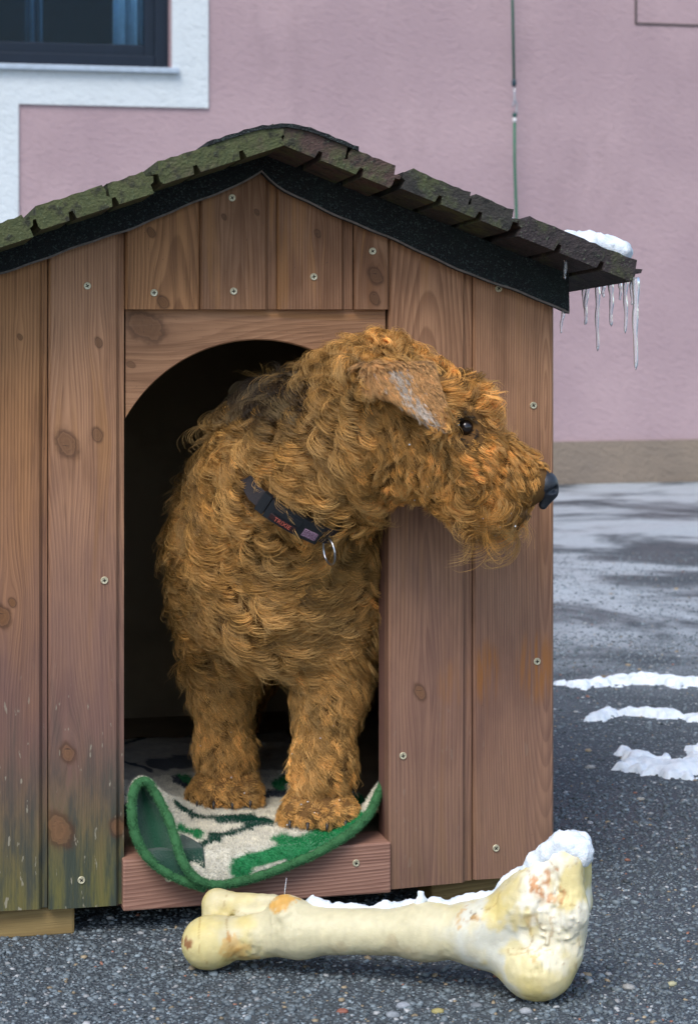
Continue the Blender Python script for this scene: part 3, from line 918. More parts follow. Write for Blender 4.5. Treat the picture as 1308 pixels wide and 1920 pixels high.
# hind quarters and tail in the dark of the house
for s_ in (-1, 1):
    hp = D(500, 1000, .60) + np.array([.055 * s_ + .03, 0, 0]); kn = hp + np.array([.015 * s_, -.06, -.16]); hk_ = kn + np.array([0, .11, -.11]); ft = np.array([hk_[0], hk_[1] - .02, FLOORZ + .022])
    body.cone(hp, kn, .085, .055, .04); body.cone(kn, hk_, .05, .03, .03); body.cone(hk_, ft, .028, .028, .02); body.cone(ft, ft + np.array([0, -.05, -.004]), .026, .020, .02)
tl = D(500, 900, .70); body.cone(tl, tl + np.array([0, .03, .10]), .03, .018, .03)

EYE = H(868, 797, .0445); EYE2 = H(868, 797, -.0445)
NOSE = H(1019, 914)
body.ball(EYE + TOCAM * .004, .010, .008, neg=True); body.ball(EYE2 - TOCAM * .004, .010, .008, neg=True)

dog_xy = to_world(np.array([D(510, 1500, .2)[0], .2, FLOORZ]))
dog = empty('dog', (0, 0, 0), TH)
dog.location = (0, 0, 0)
tag(dog, 'curly tan terrier with dark neck standing in the doorway, head turned sideways', 'dog')
lo = D(250, 1500, 0).copy(); bl_lo = (X_(270), -.26, FLOORZ - .012); bl_hi = (X_(1060), .80, Z_(700, 610))
BV, BF = surface(body, bl_lo, bl_hi, .0065)
tan = (.30, .165, .055)
N = NT('dog_skin'); sn = N.noise(N.obj(), 60, 3)
skin = N.out(N.mix(sn, (.10, .05, .018), (.17, .088, .03)), .9, .1)
mesh('body', BV, BF, skin, dog, smooth=True)

# collar ring path
cc = D(548, 893, .055)
cn = unit(HV * .52 + np.array([0, 0, .80]) + TOCAM * .28)
e1 = unit(np.cross(cn, TOCAM)); e2 = np.cross(e1, cn)
if e2 @ TOCAM < 0: e2 = -e2
ring = []
for k in range(72):
    a = 2 * math.pi * k / 72
    d = e1 * math.cos(a) + e2 * math.sin(a)
    ts = np.linspace(.02, .2, 180); q = cc + ts[:, None] * d
    v = body(q); j = np.argmax(v > 0) if (v > 0).any() else 100
    ring.append(ts[min(j, 179)])
ring = np.array(ring)
for _ in range(6): ring = (np.roll(ring, 1) + ring + np.roll(ring, -1)) / 3
ring = np.minimum(ring, .135)
_rp = np.array([cc + (e1 * math.cos(2 * math.pi * k / 72) + e2 * math.sin(2 * math.pi * k / 72)) * ring[k] for k in range(72)])
_px = proj(_rp)[0]; _fc = (_rp - cc) @ TOCAM > 0
ring = ring - .004 + .017 * sstep(455, 490, _px) * sstep(640, 608, _px) * _fc
RING = np.array([cc + (e1 * math.cos(2 * math.pi * k / 72) + e2 * math.sin(2 * math.pi * k / 72)) * ring[k] for k in range(72)])

def fur():
    rng = np.random.default_rng(5)
    n = 5200
    root = sample_mesh(BV, BF, n * 7, rng)
    keep = rng.random(len(root)) < np.where(root[:, 1] > .36, .22, 1)
    root = root[keep]
    more = sample_mesh(BV, BF, 260000, rng)
    mx_, my_ = proj(more); ms = np.abs((more - H(755, 735)) @ TOCAM)
    root = np.concatenate([root, more[(mx_ > 683) & (mx_ < 835) & (ms > .082) & (my_ > 672) & (my_ < 800)]])
    nr = unit(grad(body, root))
    qx, qy = proj(root)
    Y = root[:, 1]
    w = (root - np.array([0, 0, 0]))
    head = (sstep(650, 720, qx) * (Y < .02) * (qy < 1080)).astype(float)
    # lengths
    L = np.full(len(root), .027)
    L = np.where(qy > 1060, .026, L)
    tuft = np.exp(-((qx - 515) / 80) ** 2 - ((qy - 1170) / 70) ** 2) * (nr @ TOCAM > .1); L = L + .012 * tuft
    L = np.where((qy > 1240), .017, L); L = np.where(root[:, 2] < FLOORZ + .050, .0085, L)
    L = np.where(root[:, 2] < FLOORZ + .012, .0035, L)
    hl = np.full(len(root), .017)
    hl = np.where(qy < 720, .019, hl); hl = np.where((qx < 800) & (qy > 900), .012, hl)
    hl = np.where((qx > 850) & (qy < 770), .021, hl)
    hl = np.where((qx > 860) & (qy > 780), .014, hl)
    beard = sstep(770, 850, qx) * sstep(-10, 40, qy - (905 + (qx - 860) * .25)); hl = hl + .025 * beard
    hl = np.where(qx > 985, .010, hl)
    fw_side = (root - H(755, 735)) @ TOCAM
    ear = ((qx > 683) & (qx < 835) & (np.abs(fw_side) > .082) & (qy > 672) & (qy < 800))
    hl = np.where(ear, .0075, hl)
    de = np.minimum(np.linalg.norm(root - EYE, axis=1), np.linalg.norm(root - EYE2, axis=1))
    hl = np.where(de < .026, .005, hl)
    L = L * (1 - head) + hl * head
    dn = np.linalg.norm(root - NOSE, axis=1)
    dring = np.min(np.linalg.norm(root[:, None] - RING[None], axis=2), axis=1)
    vis = (qx > 462) & (qx < 622) & (nr @ TOCAM > 0)
    ok = (de > .0112) & (dn > .0235) & ~((dring < .021) & vis)
    L = np.where((dring < .036) & vis, L * .55, L)
    root, nr, qx, qy, Y, head, L, beard, ear, tuft, de, fw_side = [a[ok] for a in (root, nr, qx, qy, Y, head, L, beard, ear, tuft, de, fw_side)]
    sel = rng.random(len(root)) < np.where(ear, 1, np.clip(.52 * (.029 / L) ** .9, .3, 1))
    root, nr, qx, qy, Y, head, L, beard, ear, tuft, de, fw_side = [a[sel] for a in (root, nr, qx, qy, Y, head, L, beard, ear, tuft, de, fw_side)]
    M = len(root)
    L = L * np.exp(rng.normal(0, .16, M))
    # flow
    down = np.array([0, 0, -1.0])
    sw = np.stack([vnoise(root, 17, s) for s in (1, 2, 3)], -1); sw2 = np.stack([vnoise(root, 45, s) for s in (4, 5, 6)], -1)
    fl = np.tile(down, (M, 1)) + sw * .75 + sw2 * .55
    fl = fl - HV * (.35 * ((qx < 480) & (qy < 1000)))[:, None]
    hf = -HV * .45 + down * .9
    hfv = np.tile(hf, (M, 1))
    mz = sstep(860, 920, qx)[:, None]
    hfv = hfv * (1 - mz) + (down * 1.0 - HV * .35) * mz
    hfv = np.where((beard > .3)[:, None], down * .9 + HV * .25, hfv)
    top = (sstep(730, 690, qy) * (qx < 880))[:, None]; hfv = hfv * (1 - top) + (-HV * .3 + np.array([0, 0, .3])) * top
    brow = ((qx > 860) & (qx < 950) & (qy < 775))[:, None]; hfv = np.where(brow, HV * .95 + down * -.15, hfv)
    hfv = hfv + (sw * .6 + sw2 * .55) * np.where(ear, .2, 1)[:, None]
    hfv = np.where(ear[:, None], HV * .55 + down * .8 + sw2 * .25, hfv)
    fl = fl * (1 - head[:, None]) + hfv * head[:, None]
    leg_ = (qy > 1250)
    fl = np.where(leg_[:, None], down + (sw * .45 + sw2 * .5), fl)
    ft = unit(fl - nr * (fl * nr).sum(-1, keepdims=True))
    bn = np.cross(nr, ft)
    K_ = 11; s = np.linspace(0, 1, K_)
    lift = np.where(ear, .24, np.where(head > .5, .62, .55)); lift = np.where(leg_, .62, lift) * np.exp(rng.normal(0, .15, M))
    curl = np.where(ear, .05, np.where(head > .5, .36, .34)); curl = np.where((head > .5) & (qx > 700) & (qx < 860) & (qy > 790) & (qy < 950), .14, curl); curl = np.where(leg_, .17, curl)
    turns = rng.uniform(1.0, 1.9, M); phase = 3.2 * vnoise(root, 60, 9) + rng.normal(0, .6, M)
    ang = 2 * math.pi * turns[:, None] * s[None] + phase[:, None]
    a0 = (np.sin(ang) - np.sin(phase)[:, None]); a1 = (np.cos(ang) - np.cos(phase)[:, None])
    up = lift[:, None] * (s - .55 * s ** 2)[None]; al = (s ** 1.2)[None] * np.sqrt(np.maximum(1 - lift[:, None] ** 2 * .5, .2))
    def build(rt_, sc):
        Ls = (L * sc)[:, None, None]
        return rt_[:, None] + Ls * (nr[:, None] * (up[..., None] + (curl[:, None] * a1)[..., None] * .55) + ft[:, None] * (al[..., None] + (curl[:, None] * a1)[..., None] * .35) + bn[:, None] * (curl[:, None] * a0)[..., None] + down * (s ** 2 * .16)[None, :, None])
    # colours per lock
    base = np.array([.58, .315, .088])
    hc = np.array([.74, .38, .095])
    c = base * (1 - head[:, None]) + hc * head[:, None]
    lightlock = (rng.random(M) ** 2)[:, None]
    c = c * (1 - .4 * lightlock) + np.array([.62, .42, .17]) * .4 * lightlock
    c = c * np.exp(rng.normal(0, .27, (M, 1))) * (1 + .25 * vnoise(root, 25, 12))[:, None]
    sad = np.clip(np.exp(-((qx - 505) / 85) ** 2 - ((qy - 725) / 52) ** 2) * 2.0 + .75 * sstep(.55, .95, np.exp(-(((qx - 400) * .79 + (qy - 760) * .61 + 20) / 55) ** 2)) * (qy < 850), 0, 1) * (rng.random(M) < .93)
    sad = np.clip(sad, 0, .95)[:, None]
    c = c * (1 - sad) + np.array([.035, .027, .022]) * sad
    silver = (ear & (np.abs((qx - 762) - (qy - 735) * .62 + 8 * vnoise(root, 90, 15)) < 15 + 14 * rng.normal(0, .5, M)) & (qy > 690) & (rng.random(M) < .8))[:, None]
    c = np.where(ear[:, None], np.array([.60, .33, .13]) * np.exp(rng.normal(0, .2, (M, 1))), c)
    c = np.where(silver, np.array([.66, .57, .49]) * rng.uniform(.55, 1.15, (M, 1)), c)
    mouth = np.abs(qy - (968 + (1000 - qx) * .14)) + 6 * vnoise(root, 70, 18); c = np.where(((mouth < 9) & (qx > 880) & (head > .5))[:, None], c * .3, c)  # fur darkened along the mouth, painting the shade beneath the upper lip
    c = np.where((de < .019)[:, None], np.array([.03, .02, .015]), c)
    lowc = sstep(1150, 1500, qy)[:, None]; c = c * (1 + .12 * lowc)
    # children
    ch = 17
    P_, C_, R_ = [], [], []
    for j in range(ch):
        rad = .0062 * np.sqrt(rng.random(M)); an = rng.uniform(0, 6.28, M)
        rad = np.where(ear, rad * .4, np.where(leg_, rad * 1.1, rad))
        off = ft * (rad * np.cos(an))[:, None] + bn * (rad * np.sin(an))[:, None]
        g = build(root, np.exp(rng.normal(0, .13, M)))
        cl_ = rng.uniform(.74, 1.0, M)
        cl_ = np.where(leg_, cl_ * .55, np.where(head > .5, cl_ * .92, cl_))
        wv = rng.normal(0, .035, (M, 1, 3)) * L[:, None, None] * np.sin(s * 6 + rng.uniform(0, 6, (M, 1)))[..., None]
        fr = (rng.normal(0, .045, (M, 3)) * L[:, None])[:, None] * (s ** 1.5)[None, :, None]
        pts = g + off[:, None] * (1 - cl_[:, None, None] * s[None, :, None]) + wv + fr - nr[:, None] * np.where(ear, -.0004, .0015)[:, None, None]
        P_.append(pts); C_.append(c * np.exp(rng.normal(0, .15, (M, 1)))); R_.append(np.where(ear, .00022, .00027) * np.exp(rng.normal(0, .2, M)))
    # stray fly-away hairs
    pts = np.concatenate(P_); C_ = np.concatenate(C_); R_ = np.concatenate(R_)
    N = NT('dog_hair')
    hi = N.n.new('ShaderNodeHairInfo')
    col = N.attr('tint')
    col = N.mix(sm(N, hi.outputs['Intercept'], .0, .75), N.mix(.74, col, (.02, .010, .0035)), col)  # roots darkened in the colour to paint shade into gaps between locks
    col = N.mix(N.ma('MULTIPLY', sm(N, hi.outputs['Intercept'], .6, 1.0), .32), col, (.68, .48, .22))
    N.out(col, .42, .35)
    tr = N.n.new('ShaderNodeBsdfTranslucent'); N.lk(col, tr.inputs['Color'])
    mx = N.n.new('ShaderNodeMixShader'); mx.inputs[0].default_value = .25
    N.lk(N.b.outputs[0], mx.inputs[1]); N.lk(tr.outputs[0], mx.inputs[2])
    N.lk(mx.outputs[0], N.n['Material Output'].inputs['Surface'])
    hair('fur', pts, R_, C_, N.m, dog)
    # frost caught in the coat
    G_ = build(root, np.ones(M))
    pick = np.where((beard > .5) & (qx > 880) & (nr @ TOCAM > -.3))[0]; pick2 = np.where(leg_ & (qy > 1300) & (nr @ TOCAM > .3))[0]; pick3 = np.where((head > .5) & (nr @ TOCAM > .2))[0]
    tips = np.concatenate([G_[rng.choice(pick, 70), rng.integers(5, 9, 70)], G_[rng.choice(pick2, 34), rng.integers(4, 9, 34)], G_[rng.choice(pick3, 26), 7]])
    V = []; F = []
    for t in tips:
        r = rng.uniform(.0005, .0015); b = len(V)
        for d in ((1, 0, 0), (-1, 0, 0), (0, 1, 0), (0, -1, 0), (0, 0, 1), (0, 0, -1)): V.append(t + np.array(d) * r * rng.uniform(.5, 1.4))
        for f in ((0, 2, 4), (2, 1, 4), (1, 3, 4), (3, 0, 4), (2, 0, 5), (1, 2, 5), (3, 1, 5), (0, 3, 5)): F.append([b + i for i in f])
    o = mesh('frost', V, F, snow_mat, dog); o['kind'] = 'stuff'

N = NT('snow'); so = N.obj()
N.b.inputs['Subsurface Weight'].default_value = .4
N.b.inputs['Subsurface Radius'].default_value = (.006, .008, .01)
N.bump(N.ma('ADD', N.noise(so, 500, 3), N.noise(so, 120, 3)), .6, .002)
snow_mat = N.out(N.mix(sm(N, N.noise(so, 40, 4), .4, .7), (.74, .79, .83), (.58, .64, .69)), .55, .4)
fur()

# eyes, nose, claws
def eyeball(c, out):
    V = []; F = []; n = 16; m = 10; r = .0094
    a = unit(np.cross(out, np.array([0, 0, 1.0]))); b = np.cross(a, out)
    for i in range(m + 1):
        th = math.pi * i / m
        for k in range(n):
            p_ = 2 * math.pi * k / n
            V.append(c + r * (out * math.cos(th) + (a * math.cos(p_) + b * math.sin(p_)) * math.sin(th)))
    for i in range(m):
        for k in range(n): F.append([i * n + k, (i + 1) * n + k, (i + 1) * n + (k + 1) % n, i * n + (k + 1) % n])
    mesh('eye', V, F, eye_m, dog, smooth=True)
N = NT('dog_eye'); eye_m = N.out(N.mix(N.noise(N.obj(), 200), (.008, .006, .006), (.02, .012, .008)), .06, .6)
eyeball(EYE - TOCAM * .0045, TOCAM); eyeball(EYE2 + TOCAM * .0045, -TOCAM)
ns = SDF()
ns.ell(NOSE + np.array([0, 0, .004]), np.stack([HV, TOCAM, np.array([0, 0, 1.0])]), (.016, .0185, .0155), .008)
ns.cone(NOSE + HV * .006 + np.array([0, 0, -.006]), NOSE + HV * -.001 + np.array([0, 0, -.020]), .0095, .005, .008)
for s_ in (1, -1):
    ns.cone(NOSE + HV * .012 + TOCAM * .0095 * s_ + np.array([0, 0, -.001]), NOSE + HV * .002 + TOCAM * .0175 * s_ + np.array([0, 0, -.006]), .0036, .0024, .003, neg=True)
NV, NF = surface(ns, NOSE - .035, NOSE + .035, .0014)
mesh('nose', NV, NF, plain('dog_nose', (.022, .026, .034), .42, .5, 0, 300, .4, .5, 900, .0006), dog, smooth=True)
claw_m = plain('claw_horn', (.025, .02, .018), .4, .5, 0, 200, .4)
for (c, f) in claws:
    tube('claw', [c - f * .006 + np.array([0, 0, .004]), c + f * .003, c + f * .009 + np.array([0, 0, -.006])], [.0026, .0023, .0009], claw_m, dog, 8)

# ------------------------------------------------------------------ collar
collar = empty('dog_collar', (0, 0, 0), TH)
tag(collar, 'black webbing collar with plastic buckle and steel ring on the dog', 'collar')
web = NT('collar_webbing'); wx_, wy_, wz_ = web.sep(web.obj())
wv = web.noise(web.obj(), 700, 2)
web.bump(wv, .6, .0008); web_m = web.out(web.mix(wv, (.016, .014, .016), (.045, .038, .040)), .8, .3)
plast = plain('black_plastic', (.010, .012, .015), .38, .5, 0, 300, .2, .2, 900, .0003)
def band(name, idx, half, thick, mat, out=0.0, shift=0.0):
    V = []; F = []
    m = len(idx)
    for j, k in enumerate(idx):
        k0 = int(math.floor(k)) % 72; f = k - math.floor(k)
        p = RING[k0] * (1 - f) + RING[(k0 + 1) % 72] * f
        d = unit(p - cc)
        p = p + d * out + cn * shift
        V += [p - cn * half, p - cn * (half - .001) + d * thick, p + cn * (half - .001) + d * thick, p + cn * half]
        if j:
            a, b = 4 * (j - 1), 4 * j
            for q in range(4): F.append([a + q, a + (q + 1) % 4, b + (q + 1) % 4, b + q])
    F += [[0, 1, 2, 3], [4 * m - 4 + q for q in range(4)][::-1]]
    o = mesh(name, V, F, mat, collar, smooth=False); fix_normals(o); return o
rx, ry = proj(RING)
facing = np.array([unit(p - cc) @ TOCAM for p in RING])
def ring_at(px):
    """fractional index on the camera side of the collar where it shows at px"""
    best = None
    for k in range(72):
        a, b = rx[k], rx[(k + 1) % 72]
        if facing[k] > .2 and (a - px) * (b - px) <= 0:
            return k + (px - a) / (b - a)
    return float(np.argmax(facing))
band('strap', list(np.arange(0, 72.01, 1.0)), .0105, .0022, web_m)
k0, k1 = ring_at(505), ring_at(596)
band('buckle', list(np.linspace(k0, k1, 14)), .0125, .0085, plast, .001)
band('buckle_latch', list(np.linspace(k0 + (k1 - k0) * .12, k0 + (k1 - k0) * .60, 8)), .0045, .0035, plast, .0085, .004)
band('buckle_slide', list(np.linspace(k0 + (k1 - k0) * -.18, k0 + (k1 - k0) * -.02, 5)), .0130, .0055, plast, .001)
patch_m = plain('patch_dark_red', (.030, .010, .010), .6, .3)
band('name_patch', list(np.linspace(k0 + (k1 - k0) * .10, k0 + (k1 - k0) * .58, 8)), .0036, .0008, patch_m, .0094, -.0062)
tagm = NT('woven_label'); tn = tagm.noise(tagm.obj(), 900, 3)
band('woven_label', list(np.linspace(k0 + (k1 - k0) * .70, k0 + (k1 - k0) * .95, 6)), .0052, .0008, tagm.out(tagm.mix(sm(tagm, tn, .4, .6), (.10, .05, .08), (.26, .17, .24)), .7, .3), .0094, -.003)
# lettering on the patch
fc_ = bpy.data.curves.new('lettering', 'FONT'); fc_.body = 'TRIXIE'; fc_.size = .0075; fc_.extrude = .0002; fc_.align_x = 'CENTER'; fc_.align_y = 'CENTER'
kt = k0 + (k1 - k0) * .34
k_ = int(kt) % 72; f_ = kt - int(kt)
pt = RING[k_] * (1 - f_) + RING[(k_ + 1) % 72] * f_
dt = unit(pt - cc)
tang = unit(RING[(k_ + 1) % 72] - RING[k_])
if tang @ HV < 0: tang = -tang
zax = unit(dt - tang * (dt @ tang)); yax = np.cross(zax, tang)
tmp = bpy.data.objects.new('lettering_source', fc_); COL.objects.link(tmp)
dg = bpy.context.evaluated_depsgraph_get()
tme = bpy.data.meshes.new_from_object(tmp.evaluated_get(dg))
COL.objects.unlink(tmp); bpy.data.objects.remove(tmp)
tme.materials.clear(); tme.materials.append(plain('letter_red', (.42, .10, .07), .5, .3))
lt = bpy.data.objects.new('lettering', tme); link(lt, collar)
o_ = pt + dt * .0108 + cn * -.0062
lt.matrix_local = Matrix(((tang[0], yax[0], zax[0], o_[0]), (tang[1], yax[1], zax[1], o_[1]), (tang[2], yax[2], zax[2], o_[2]), (0, 0, 0, 1)))
# steel ring
kr_ = ring_at(603); k_ = int(kr_) % 72
pr = RING[k_] + unit(RING[k_] - cc) * .006
rc = pr + np.array([0, 0, -.0135]) + TOCAM * .004
ra_ = unit(HV * .42 + TOCAM * .9); 
pts = [rc + .0155 * (ra_ * math.cos(a) + unit(np.array([0, 0, 1.0]) + HV * -.12) * math.sin(a)) for a in np.linspace(0, 2 * math.pi, 33)]
tube('ring', pts, .0013, steel, collar, 10, False)

# ------------------------------------------------------------------ blanket
def blanket():
    zf = FZ + .004
    edge = [(735, 1440, .075), (712, 1478, .045), (690, 1530, .012), (650, 1566, -.010), (600, 1596, -.014), (540, 1622, -.018), (470, 1648, -.022), (400, 1662, -.030), (365, 1650, -.034), (338, 1612, -.030), (328, 1570, -.018), (318, 1535, -.004), (298, 1500, .004), (282, 1466, .008), (266, 1456, .006), (250, 1470, .002), (245, 1510, -.008), (250, 1560, -.014), (268, 1600, -.018), (300, 1630, -.022), (345, 1652, -.026), (385, 1664, -.026)]
    E = np.array([P(a, b, y) for a, b, y in edge])
    # smooth resample
    n = 170
    t = np.concatenate([[0], np.cumsum(np.linalg.norm(np.diff(E, axis=0), axis=1))]); t /= t[-1]
    tt = np.linspace(0, 1, n)
    C = np.stack([np.interp(tt, t, E[:, i]) for i in range(3)], -1)
    for _ in range(14): C[1:-1] = (C[:-2] + 2 * C[1:-1] + C[2:]) / 4
    HEM = C.copy()
    low_ = C[:, 2] < zs1 + .006
    C[:, 1] = np.where(low_, np.minimum(np.maximum(C[:, 1], -.010), -.008), C[:, 1]); C[:, 2] = np.where(low_, zs1 + .006, C[:, 2])
    m = 120
    vv = np.linspace(0, 1, m) ** 1.25 * .62
    flat_x = np.linspace(X_(745), X_(236), n)
    # flat part follows the smooth order of the edge
    V = np.zeros((n, m, 3))
    for j, v in enumerate(vv):
        bl_x = sstep(0, .26, v); bl_z = sstep(0, .10, v)
        fold = np.clip((tt - .56) / .1, 0, 1) * np.clip((1.02 - tt) / .05, 0, 1)
        bz = bl_z * (1 - fold) + sstep(0, .24, v) * fold
        x = C[:, 0] * (1 - bl_x) + flat_x * bl_x
        y = C[:, 1] * (1 - sstep(.3, .6, v)) + v
        q = np.stack([x, y, np.zeros(n)], -1)
        z0 = zf + .010 + .005 * vnoise(q, 14, 3) + .003 * vnoise(q, 33, 4)
        z = C[:, 2] * (1 - bz) + z0 * bz
        z = np.where(y > -.007, np.maximum(z, zs1 + .004 + .002 * sstep(.0, .03, y)), z)
        V[:, j] = np.stack([x, y, z], -1)
    NH = 24
    VH = np.zeros((n, NH, 3))
    for j in range(NH):
        u_ = j / NH; VH[:, j] = HEM * (1 - u_) + C * u_; VH[:, j, 1] -= .004 * math.sin(math.pi * u_) * (HEM[:, 2] < C[:, 2] - .004)
    V = np.concatenate([VH, V], 1); vv = np.concatenate([np.zeros(NH), vv]); m = m + NH
    F = []
    for i in range(n - 1):
        for j in range(m - 1):
            F.append((i * m + j, i * m + j + 1, (i + 1) * m + j + 1, (i + 1) * m + j))
    F = np.array(F)
    V = V.reshape(-1, 3)
    # printed pattern, in floor coordinates
    def FP(px, py):
        w = G(px, py, zf + .012); return to_local(w)[:2]
    def lo_(path, wd): return np.array([FP(a, b) for a, b in path]), wd / 1600
    cream, dgreen, green, grey = np.array([.70, .66, .54]), np.array([.005, .050, .030]), np.array([.015, .21, .065]), np.array([.035, .045, .060])
    q = V[:, :2] + np.stack([np.zeros(len(V)), 3.75 * (V[:, 2] - zf - .012)], -1) + .006 * np.stack([vnoise(V, 60, 7), vnoise(V, 60, 8)], -1)
    col = np.tile(cream, (len(V), 1))
    def stroke(path, wd, c):
        nonlocal col
        pts_, w_ = lo_(path, wd)
        best = np.full(len(V), 9.)
        for a, b in zip(pts_[:-1], pts_[1:]):
            ba = b - a; pa = q - a; t_ = np.clip((pa @ ba) / (ba @ ba), 0, 1)
            dd = pa - t_[:, None] * ba; dd[:, 1] *= .27
            best = np.minimum(best, np.linalg.norm(dd, axis=1))
        k = sstep(w_ * 1.15, w_ * .85, best)[:, None]
        col = col * (1 - k) + c * k
    stroke([(480, 1618), (560, 1590), (640, 1556), (700, 1515), (740, 1440)], 29, green)
    stroke([(660, 1470), (700, 1440), (740, 1400)], 26, grey)
    stroke([(345, 1462), (395, 1478)], 14, green)
    stroke([(300, 1432), (335, 1428), (370, 1425)], 19, grey)
    stroke([(330, 1462), (390, 1490), (470, 1492), (540, 1488)], 9, grey)
    stroke([(520, 1470), (600, 1440), (680, 1400)], 20, green)
    stroke([(312, 1514), (350, 1530), (410, 1538), (480, 1536), (508, 1541)], 10, dgreen)
    stroke([(508, 1541), (470, 1550), (410, 1572), (372, 1592), (352, 1628)], 11, dgreen)
    stroke([(335, 1558), (375, 1562)], 12, green)
    stroke([(232, 1396), (290, 1374), (360, 1378)], 8, dgreen)
    stroke([(225, 1425), (275, 1440)], 10, grey)
    for k in range(16):
        a = (RNG.uniform(240, 720), RNG.uniform(1210, 1350)); stroke([a, (a[0] + RNG.uniform(-90, 90), a[1] + RNG.uniform(-15, 15))], RNG.uniform(8, 22), [dgreen, grey, green][k % 3])
    ii = np.repeat(np.arange(n), m); jj = np.tile(np.arange(m), n)
    under_ = (tt[ii] > .80) & (vv[jj] < .22)
    col = np.where(under_[:, None], dgreen, col)
    col = col * (1 + .18 * vnoise(V, 120, 9))[:, None]
    N = NT('fleece'); fz = N.noise(N.obj(), 420, 4, .7)
    N.bump(fz, .9, .003); N.b.inputs['Sheen Weight'].default_value = .2
    fm = N.out(N.mix(N.ma('MULTIPLY', fz, .35), N.attr('tint'), (.05, .05, .045)), .95, .1)
    bk = empty('blanket', (0, 0, 0), TH)
    tag(bk, 'cream and green patterned fleece blanket hanging over the dog house sill', 'blanket')
    o = mesh('cloth', V, F, fm, bk, smooth=True, colors=col)
    sd = o.modifiers.new('thickness', 'SOLIDIFY'); sd.thickness = .004; sd.offset = -1
    # pile
    rng = np.random.default_rng(3)
    near = F[(V[F[:, 0], 1] < .36)]
    k = 80000
    fi = near[rng.integers(0, len(near), k)]
    ar = np.linalg.norm(np.cross(V[fi[:, 1]] - V[fi[:, 0]], V[fi[:, 3]] - V[fi[:, 0]]), axis=1); 
    sel = rng.random(k) < np.clip(ar / np.percentile(ar, 85), .08, 1); fi = fi[sel]; k = len(fi)
    u, v = rng.random((k, 1)), rng.random((k, 1))
    p0 = V[fi[:, 0]] * (1 - u) * (1 - v) + V[fi[:, 1]] * (1 - u) * v + V[fi[:, 2]] * u * v + V[fi[:, 3]] * u * (1 - v)
    nn = unit(np.cross(V[fi[:, 1]] - V[fi[:, 0]], V[fi[:, 3]] - V[fi[:, 0]])); nn = nn * np.sign(nn[:, 2:] + 1e-6)
    dr = unit(nn + rng.normal(0, .55, (k, 3))); cu_ = rng.normal(0, .5, (k, 3))
    ln = rng.uniform(.002, .0042, (k, 1))
    pts_ = np.stack([p0, p0 + dr * ln * .5, p0 + (dr + cu_ * .5) * ln], 1)
    N = NT('fleece_pile'); N.out(N.attr('tint'), .9, .1)
    N_pile = N.m
    hair('pile', pts_, .00028, col[fi[:, 0]] * np.exp(rng.normal(0, .15, (k, 1))), N.m, bk)
    # the dark green inner side of the folded corner
    La = [(250, 1470, .010), (247, 1510, .004), (252, 1555, .0), (270, 1597, -.004), (303, 1628, -.010), (345, 1648, -.016)]
    Ra = [(282, 1466, .012), (300, 1504, .008), (319, 1538, .002), (329, 1572, -.010), (338, 1610, -.020), (362, 1646, -.026)]
    FV = []; FF = []; nb = 12; rows = 26
    La, Ra = [np.array([P(*p_) for p_ in L_]) for L_ in (La, Ra)]
    for i_ in range(rows):
        t_ = i_ / (rows - 1) * 5; a_ = min(int(t_), 4); f_ = t_ - a_
        l_ = La[a_] * (1 - f_) + La[a_ + 1] * f_; r_ = Ra[a_] * (1 - f_) + Ra[a_ + 1] * f_
        for j_ in range(nb):
            u_ = j_ / (nb - 1); p_ = l_ * (1 - u_) + r_ * u_
            p_ = p_ + np.array([0, .020 * math.sin(math.pi * u_) * (1 - i_ / rows * .6), 0]); FV.append(p_)
            if i_ and j_: FF.append([(i_ - 1) * nb + j_ - 1, (i_ - 1) * nb + j_, i_ * nb + j_, i_ * nb + j_ - 1])
    fo = mesh('cloth_fold', FV, FF, fm, bk, smooth=True, colors=np.tile(np.array([.006, .075, .038]), (len(FV), 1)))
    fo.modifiers.new('thickness', 'SOLIDIFY').thickness = .003
    # binding
    N = NT('green_binding'); bz_ = N.noise(N.obj(), 500, 3); N.bump(bz_, .7, .001)
    bm_ = N.out(N.mix(bz_, (.025, .10, .035), (.06, .17, .07)), .9, .15)
    tube('binding', [c + np.array([0, -.002, .0]) for c in HEM], [.0048 + .0006 * math.sin(i_ * .9) + .0005 * math.sin(i_ * 2.3) for i_ in range(n)], bm_, bk, 12)
    kk = 15000
    ci = rng.integers(0, n - 1, kk); tg = unit(HEM[np.minimum(ci + 1, n - 1)] - HEM[np.maximum(ci - 1, 0)])
    rd = rng.normal(0, 1, (kk, 3)); rd = unit(rd - tg * (rd * tg).sum(-1, keepdims=True))
    b0_ = HEM[ci] + (HEM[ci + 1] - HEM[ci]) * rng.random((kk, 1)) + np.array([0, -.002, 0]) + rd * .0045
    d_ = unit(rd + rng.normal(0, .7, (kk, 3))); l_ = rng.uniform(.0012, .0028, (kk, 1))
    hair('binding_fuzz', np.stack([b0_, b0_ + d_ * l_ * .5, b0_ + (d_ + rng.normal(0, .3, (kk, 3))) * l_], 1), .00022, np.array([.06, .18, .075]) * np.exp(rng.normal(0, .3, (kk, 1))), N_pile, bk)
blanket()

